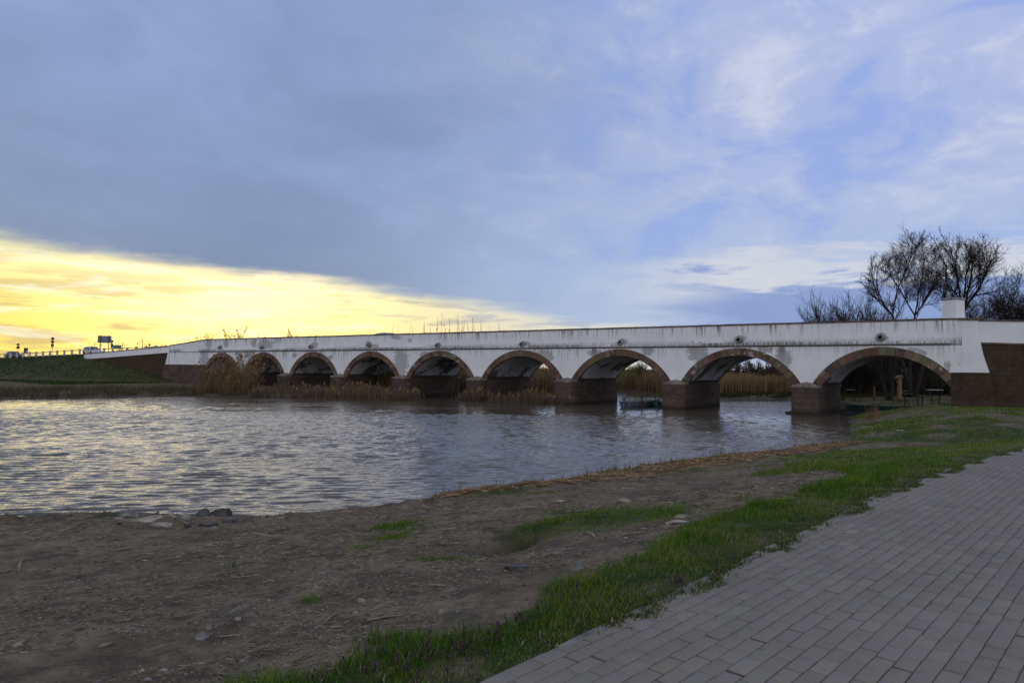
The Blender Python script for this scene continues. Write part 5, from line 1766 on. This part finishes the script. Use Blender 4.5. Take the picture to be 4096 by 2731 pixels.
# ------------------------------------------------------------------ roadside things
def car(name, label, loc, rz, paint, group=None, hgt=1.55, L=4.4):
    r = empty(name, loc, rz)
    tag(r, label, 'car', group)
    W = .89; k = hgt / 1.55
    low = [(-L / 2, .35), (-L / 2 + .05, .75), (-L / 2 + .1, .92), (-L * .28, 1.0), (L * .16, .98), (L * .42, .82), (L / 2, .62), (L / 2, .3), (L * .42, .22), (-L * .45, .22)]
    mb = MB(); mb.prism([(x, z * k) for x, z in low], -W, W)
    mb.build('body', M[paint], r, bevel=.06)
    cab = [(-L * .45, .99), (-L * .40, 1.32), (-L * .30, 1.47), (-L * .05, 1.55), (L * .06, 1.50), (L * .22, .99)]
    mb = MB(); n = len(cab)
    vs = [(x, -W + .02 - (z - .99) * .0, z * k) for x, z in cab]
    vs = [(x, s * (W - .05 - (z - .99) * .30), z * k) for s in (-1, 1) for x, z in cab]
    fs = [tuple(range(n)), tuple(range(2 * n - 1, n - 1, -1))] + [(i, n + i, n + (i + 1) % n, (i + 1) % n) for i in range(n)]
    mb.add(vs, fs); mb.build('cabin', M[paint], r, bevel=.05)
    for s in (-1, 1):
        for (x0, x1, xt0, xt1) in ((-L * .38, -L * .20, -L * .345, -L * .19), (-L * .18, L * .165, -L * .17, L * .05)):
            mb = MB(); z0, z1 = 1.03, 1.42
            y = lambda z: s * (W - .05 - (z - .99) * .30 + .012)
            mb.add([(x0, y(z0), z0 * k), (x1, y(z0), z0 * k), (xt1, y(z1), z1 * k), (xt0, y(z1), z1 * k)], [(0, 1, 2, 3)])
            mb.build('window', M['glass'], r)
    mb = MB(); mb.add([(L * .215, -.74, 1.02 * k), (L * .215, .74, 1.02 * k), (L * .085, .62, 1.47 * k), (L * .085, -.62, 1.47 * k)], [(0, 1, 2, 3)])
    for i, v in enumerate(mb.v): mb.v[i] = (v[0] + .03, v[1], v[2] + .01)
    mb.build('windscreen', M['glass'], r)
    for x in (-L * .30, L * .30):
        for s in (-1, 1):
            mb = MB(); mb.disc((x, s * (W - .08), .32), (0, 1, 0), .32, .22, 20)
            mb.build('wheel', M['tyre'], r, bevel=.02)
    return r


def build_road_things():
    # guard rail on the left embankment: one railing, each post a part
    p0 = bpt(118, -.4, 0)
    root = empty('guard_rail', (0, 0, 0))
    tag(root, 'white guard rail posts with a grey pipe rail along the embankment road', 'guard rail')
    first = None
    ss = np.arange(108.5, 232, 3.05)
    mb = MB(); mb.box(-.16, .16, -.14, .14, -.3, .78); mb.box(-.18, .18, -.16, .16, .70, .84)
    for k, s in enumerate(ss):
        q = bpt(s, -.15 + (.9 if s < 122 else 0), float(ROADZ(s)))
        if first is None:
            first = mb.build('post', M['white_paint'], root); o = first
        else:
            o = first.copy(); COL.objects.link(o)
        o.location = tuple(q); o.rotation_euler = (0, 0, -(math.pi / 2 - TH) + random.uniform(-.05, .05))
        o.scale = (1, 1, random.uniform(.93, 1.05))
    mb = MB()
    mb.tube([tuple(bpt(s, -.15 + (.9 if s < 122 else 0), float(ROADZ(s)) + .62)) for s in ss], .065, 8)
    mb.build('rail', M['rail'], root)

    def place(px, o=-1.2):
        """position on the roadside line at a pixel column, and metres per pixel there"""
        s, z = front(px, 1420, o)
        q = bpt(s, o, 0)
        return q, q[1] / F

    face = lambda q: math.atan2(-q[1], -q[0])
    def zat(py, px, q): return atdepth(px, py, q[1])[2]

    def post(mb, x, z0, z1, r=.045): mb.tube([(0, x, z0), (0, x, z1)], r, 8)

    def sign(px, o, build, name, label, group='road signs on the left embankment'):
        q, m = place(px, o)
        base = float(ROADZ(front(px, 1420, o)[0])) - .15
        r = empty(name, (q[0], q[1], base), face(q) + math.pi)      # local x away from camera, local y to the left
        tag(r, label, 'sign', group)
        build(r, q, m, base, lambda py: zat(py, px, q) - base)
        return r

    def b_diamond(r, q, m, b, z):
        mb = MB(); post(mb, 0, 0, z(1380)); mb.build('pole', M['rail'], r)
        mb = MB(); s = 6.2 * m; zc = z(1378)
        mb.prism([(0, zc - s), (s, zc), (0, zc + s), (-s, zc)], -.06, -.03, axis=0); mb.build('diamond_plate', M['sign_dark'], r)
        mb = MB(); zc = z(1389.5); s = 5.4 * m; mb.box(-.06, -.03, -s, s, zc - s, zc + s); mb.build('square_plate', M['sign_dark'], r)
    sign(71, 8.9, b_diamond, 'priority_sign', 'diamond sign over a square plate at the far left of the embankment')

    def b_cab(r, q, m, b, z):
        mb = MB(); mb.box(-.05, .05, -6.8 * m, 7.2 * m, z(1411), z(1391)); mb.build('plate', M['sign_dark'], r)
        mb = MB(); mb.box(-.056, -.052, -6.5 * m, -1.5 * m, z(1409), z(1402)); mb.build('notice', M['white_board'], r)
        for x in (-5, 3):
            mb = MB(); post(mb, x * m, 0, z(1400)); mb.build('leg', M['rail'], r)
    sign(103, 8.9, b_cab, 'notice_board', 'dark notice board on two legs right of the diamond sign')

    def b_three(r, q, m, b, z):
        mb = MB(); post(mb, 0, 0, z(1352)); mb.build('pole', M['rail'], r)
        for y in (1354, 1367, 1380):
            mb = MB(); mb.disc((-.06, 0, z(y)), (1, 0, 0), 5.8 * m, .03); mb.build('round_plate', M['sign_dark'], r)
        mb = MB(); mb.box(-.06, -.03, -4 * m, 4 * m, z(1388), z(1385)); mb.build('small_plate', M['sign_dark'], r)
    sign(208, -1.0, b_three, 'triple_sign', 'three round signs stacked on one pole')

    def b_big(r, q, m, b, z):
        mb = MB(); mb.box(-.04, .04, -24 * m, 24 * m, z(1370.5), z(1344)); mb.build('panel', M['sign_back'], r)
        mb = MB(); mb.box(-.05, .05, -24.6 * m, 24.6 * m, z(1344) + .002, z(1343)); mb.box(-.05, .05, -24.6 * m, 24.6 * m, z(1371.5), z(1370.5) - .002); mb.build('panel_frame', M['sign_dark'], r)
        for x in (-15, 14):
            mb = MB(); mb.box(-.16, -.05, x * m - .07, x * m + .07, 0, z(1341)); mb.build('post', M['sign_dark'], r)
    sign(416, 1.6, b_big, 'road_sign_board', 'large blank grey sign board on two posts seen from behind')

    def b_two(r, q, m, b, z):
        mb = MB(); post(mb, 0, 0, z(1362)); mb.build('pole', M['rail'], r)
        for y, rr in ((1365, 5.6), (1378, 5.2)):
            mb = MB(); mb.disc((-.06, 0, z(y)), (1, 0, 0), rr * m, .03); mb.build('round_plate', M['sign_dark'], r)
        mb = MB(); mb.box(-.06, -.03, -4.5 * m, 4 * m, z(1391), z(1384)); mb.build('small_plate', M['sign_dark'], r)
    sign(446, 8.9, b_two, 'double_sign', 'two round signs on one pole beside the big sign board')

    def b_green(r, q, m, b, z):
        mb = MB(); mb.box(-.05, .03, -19 * m, 18 * m, z(1393), z(1380)); mb.build('panel', M['sign_green'], r)
        for x in (-14, 13):
            mb = MB(); post(mb, x * m, 0, z(1382)); mb.build('leg', M['rail'], r)
    sign(462, 9.2, b_green, 'green_sign', 'low green road sign right of the big sign board')

    def b_solar(r, q, m, b, z):
        mb = MB(); post(mb, -5 * m, 0, z(1354), .05); mb.build('pole', M['sign_dark'], r)
        mb = MB(); z0, z1 = z(1379), z(1358); y0, y1 = 18 * m, -3 * m; t = 4.5 * m
        mb.prism([(y0, z0), (y0 - t, z0), (y1, z1 - t * .4), (y1, z1)], -.35, .35, axis=0); mb.build('solar_panel', M['sign_dark'], r)
    sign(563, 1.6, b_solar, 'solar_panel_pole', 'slanted solar panel on a pole by the guard rail', None)

    def b_tri(r, q, m, b, z):
        mb = MB(); post(mb, 0, 0, z(1376)); mb.build('pole', M['rail'], r)
        mb = MB(); s = 5.5 * m; mb.prism([(-s, z(1382)), (s, z(1382)), (0, z(1372))], -.06, -.03, axis=0); mb.build('triangle_plate', M['sign_dark'], r)
    sign(597, 8.9, b_tri, 'warning_sign', 'small triangular sign behind the guard rail near the parapet')

    # cars
    s, z = front(1556, 1335, 2.4)
    q = bpt(s, 2.4, 6.0)
    car('silver_car', 'silver estate car driving over the bridge, only its roof above the parapet', tuple(q), -(math.pi / 2 - TH), 'car_silver', None, 1.72, 4.6)
    s, _ = front(370, 1400, 3.0); q = bpt(s, 3.0, float(ROADZ(s)))
    car('white_car', 'white car on the embankment road behind the guard rail by the big sign', tuple(q), -(math.pi / 2 - TH), 'car_white', 'cars on the embankment road', 1.5)
    s, _ = front(56, 1420, 3.0); q = bpt(s, 3.0, float(ROADZ(s)))
    car('dark_car', 'dark car on the embankment road behind the guard rail at the far left', tuple(q), -(math.pi / 2 - TH), 'car_dark', 'cars on the embankment road', 1.45)

    # things seen under the last arch, right bank
    def gp(px, py, dep):
        p = atdepth(px, py, dep); return Vector((p[0], p[1], max(tz(p[0], p[1]), .02)))
    p = gp(3598, 1589, 82)
    m = 82 / F
    r = empty('wooden_post', tuple(p), 0)
    tag(r, 'tall orange wooden post with a small shingled roof under the rightmost arch', 'post')
    zt = atdepth(3598, 1510, 82)[2] - p.z
    mb = MB(); mb.box(-5.5 * m, 6.0 * m, -.2, .2, -.1, zt); mb.build('shaft', M['orange_wood'], r, bevel=.02)
    mb = MB(); mb.box(-3.5 * m, 1.5 * m, -.215, -.205, .15, zt - .25); mb.build('pale_face', M['shingle'], r)
    mb = MB(); mb.prism([(-14 * m, zt - .06), (-12 * m, zt - .02), (-2 * m, zt + .3), (6 * m, zt + .25), (9 * m, zt - .03), (5 * m, zt - .02), (-1 * m, zt + .12)], -.38, .38); mb.build('roof', M['shingle'], r)
    mb = MB(); mb.tube([(-32 * m, .1, .35), (-6 * m, 0, zt * .72)], .035, 6); mb.build('brace', M['pole'], r)
    p = gp(3497, 1592, 80)
    mb = MB(); zt = atdepth(3497, 1545, 80)[2] - p.z; mb.tube([(0, 0, -.2), (.02, 0, zt * .5), (0, 0, zt)], [.13, .11, .10], 9)
    o = mb.build('wooden_stump', M['driftwood_dark'], None, True); o.location = p
    tag(o, 'brown wooden stump post left of the tall orange post', 'post')
    for k, (px, ty, by, dep, lab) in enumerate([(3419, 1576, 1596, 78, 'short dark stake leaning on the bank, left of the wooden posts'), (3621, 1582, 1625, 64, 'thin dark fence stake right of the tall orange post'), (3672, 1578, 1612, 68, 'thin dark fence stake, second right of the tall orange post'),
                                               (3689, 1583, 1626, 63, 'thin dark fence stake at the left end of the small landing'), (3727, 1576, 1612, 68, 'thin dark fence stake behind the small landing'), (3757, 1580, 1624, 63, 'thin dark fence stake at the right end of the small landing')]):
        p = gp(px, by, dep); zt = max(.7, atdepth(px, ty, dep)[2] - p.z)
        mb = MB(); mb.tube([(0, 0, -.3), (random.uniform(-.03, .03), 0, zt)], [.055, .045], 7)
        o = mb.build('fence_stake', M['pole'], None); o.location = p
        tag(o, lab, 'stake', 'stakes on the right bank under the arch')
    p = gp(3722, 1632, 61)
    mb = MB(); mb.box(-.85, .85, -1.0, 1.1, -.1, .06); mb.build
    o = mb.build('landing_slab', M['slab'], None, bevel=.03); o.location = (p.x, p.y, p.z + .03); o.rotation_euler = (0, 0, -.3)
    tag(o, 'pale concrete landing slab among the stakes under the rightmost arch', 'slab')
    # benches and tables far under the arch
    for px, by, dep, w, lab in [(3612, 1577, 86, .75, 'small dark topped picnic table right beside the tall orange post'), (3738, 1586, 88, 1.0, 'light picnic table at the right edge of the rightmost arch'), (3628, 1588, 84, .5, 'low dark bench seat to the right of the tall orange post')]:
        p = gp(px, by, dep)
        r = empty('picnic_table', tuple(p), .1); tag(r, lab, 'table', 'picnic furniture under the rightmost arch')
        h = .45 if 'seat' in lab else .75
        mb = MB(); mb.box(-w, w, -.35, .35, h - .05, h); mb.build('table_top', M['white_board' if 'light' in lab else 'shingle'], r, bevel=.01)
        for x in (-w * .8, w * .8):
            mb = MB(); mb.box(x - .05, x + .05, -.28, .28, -.1, h - .053); mb.build('leg', M['pole'], r)
    p = gp(3372, 1560, 92)
    r = empty('white_board', tuple(p), .05); tag(r, 'thin white board on low posts by the rightmost pier', 'board')
    zt = atdepth(3372, 1557, 92)[2] - p.z
    mb = MB(); mb.box(-1.0, 1.6, -.2, .2, zt - .06, zt); mb.build('plank', M['white_board'], r)
    for x in (-.8, 1.4):
        mb = MB(); mb.box(x - .05, x + .05, -.05, .05, -.1, zt - .063); mb.build('leg', M['pole'], r)


# ------------------------------------------------------------------ run
def main():
    SC.view_settings.view_transform = 'Standard'
    SC.view_settings.look = 'None'
    SC.view_settings.exposure = 0.0
    SC.view_settings.gamma = 1.0
    SC.view_settings.use_curve_mapping = False
    SC.cycles.use_denoising = True
    SC.cycles.max_bounces = 8
    SC.cycles.sample_clamp_indirect = 6.0
    build_camera()
    build_world()
    build_sun()
    build_ground()
    build_water()
    build_path()
    build_bridge()
    build_trees()
    build_reeds()
    build_grass()
    build_litter()
    build_stones()
    build_boats()
    build_road_things()


main()
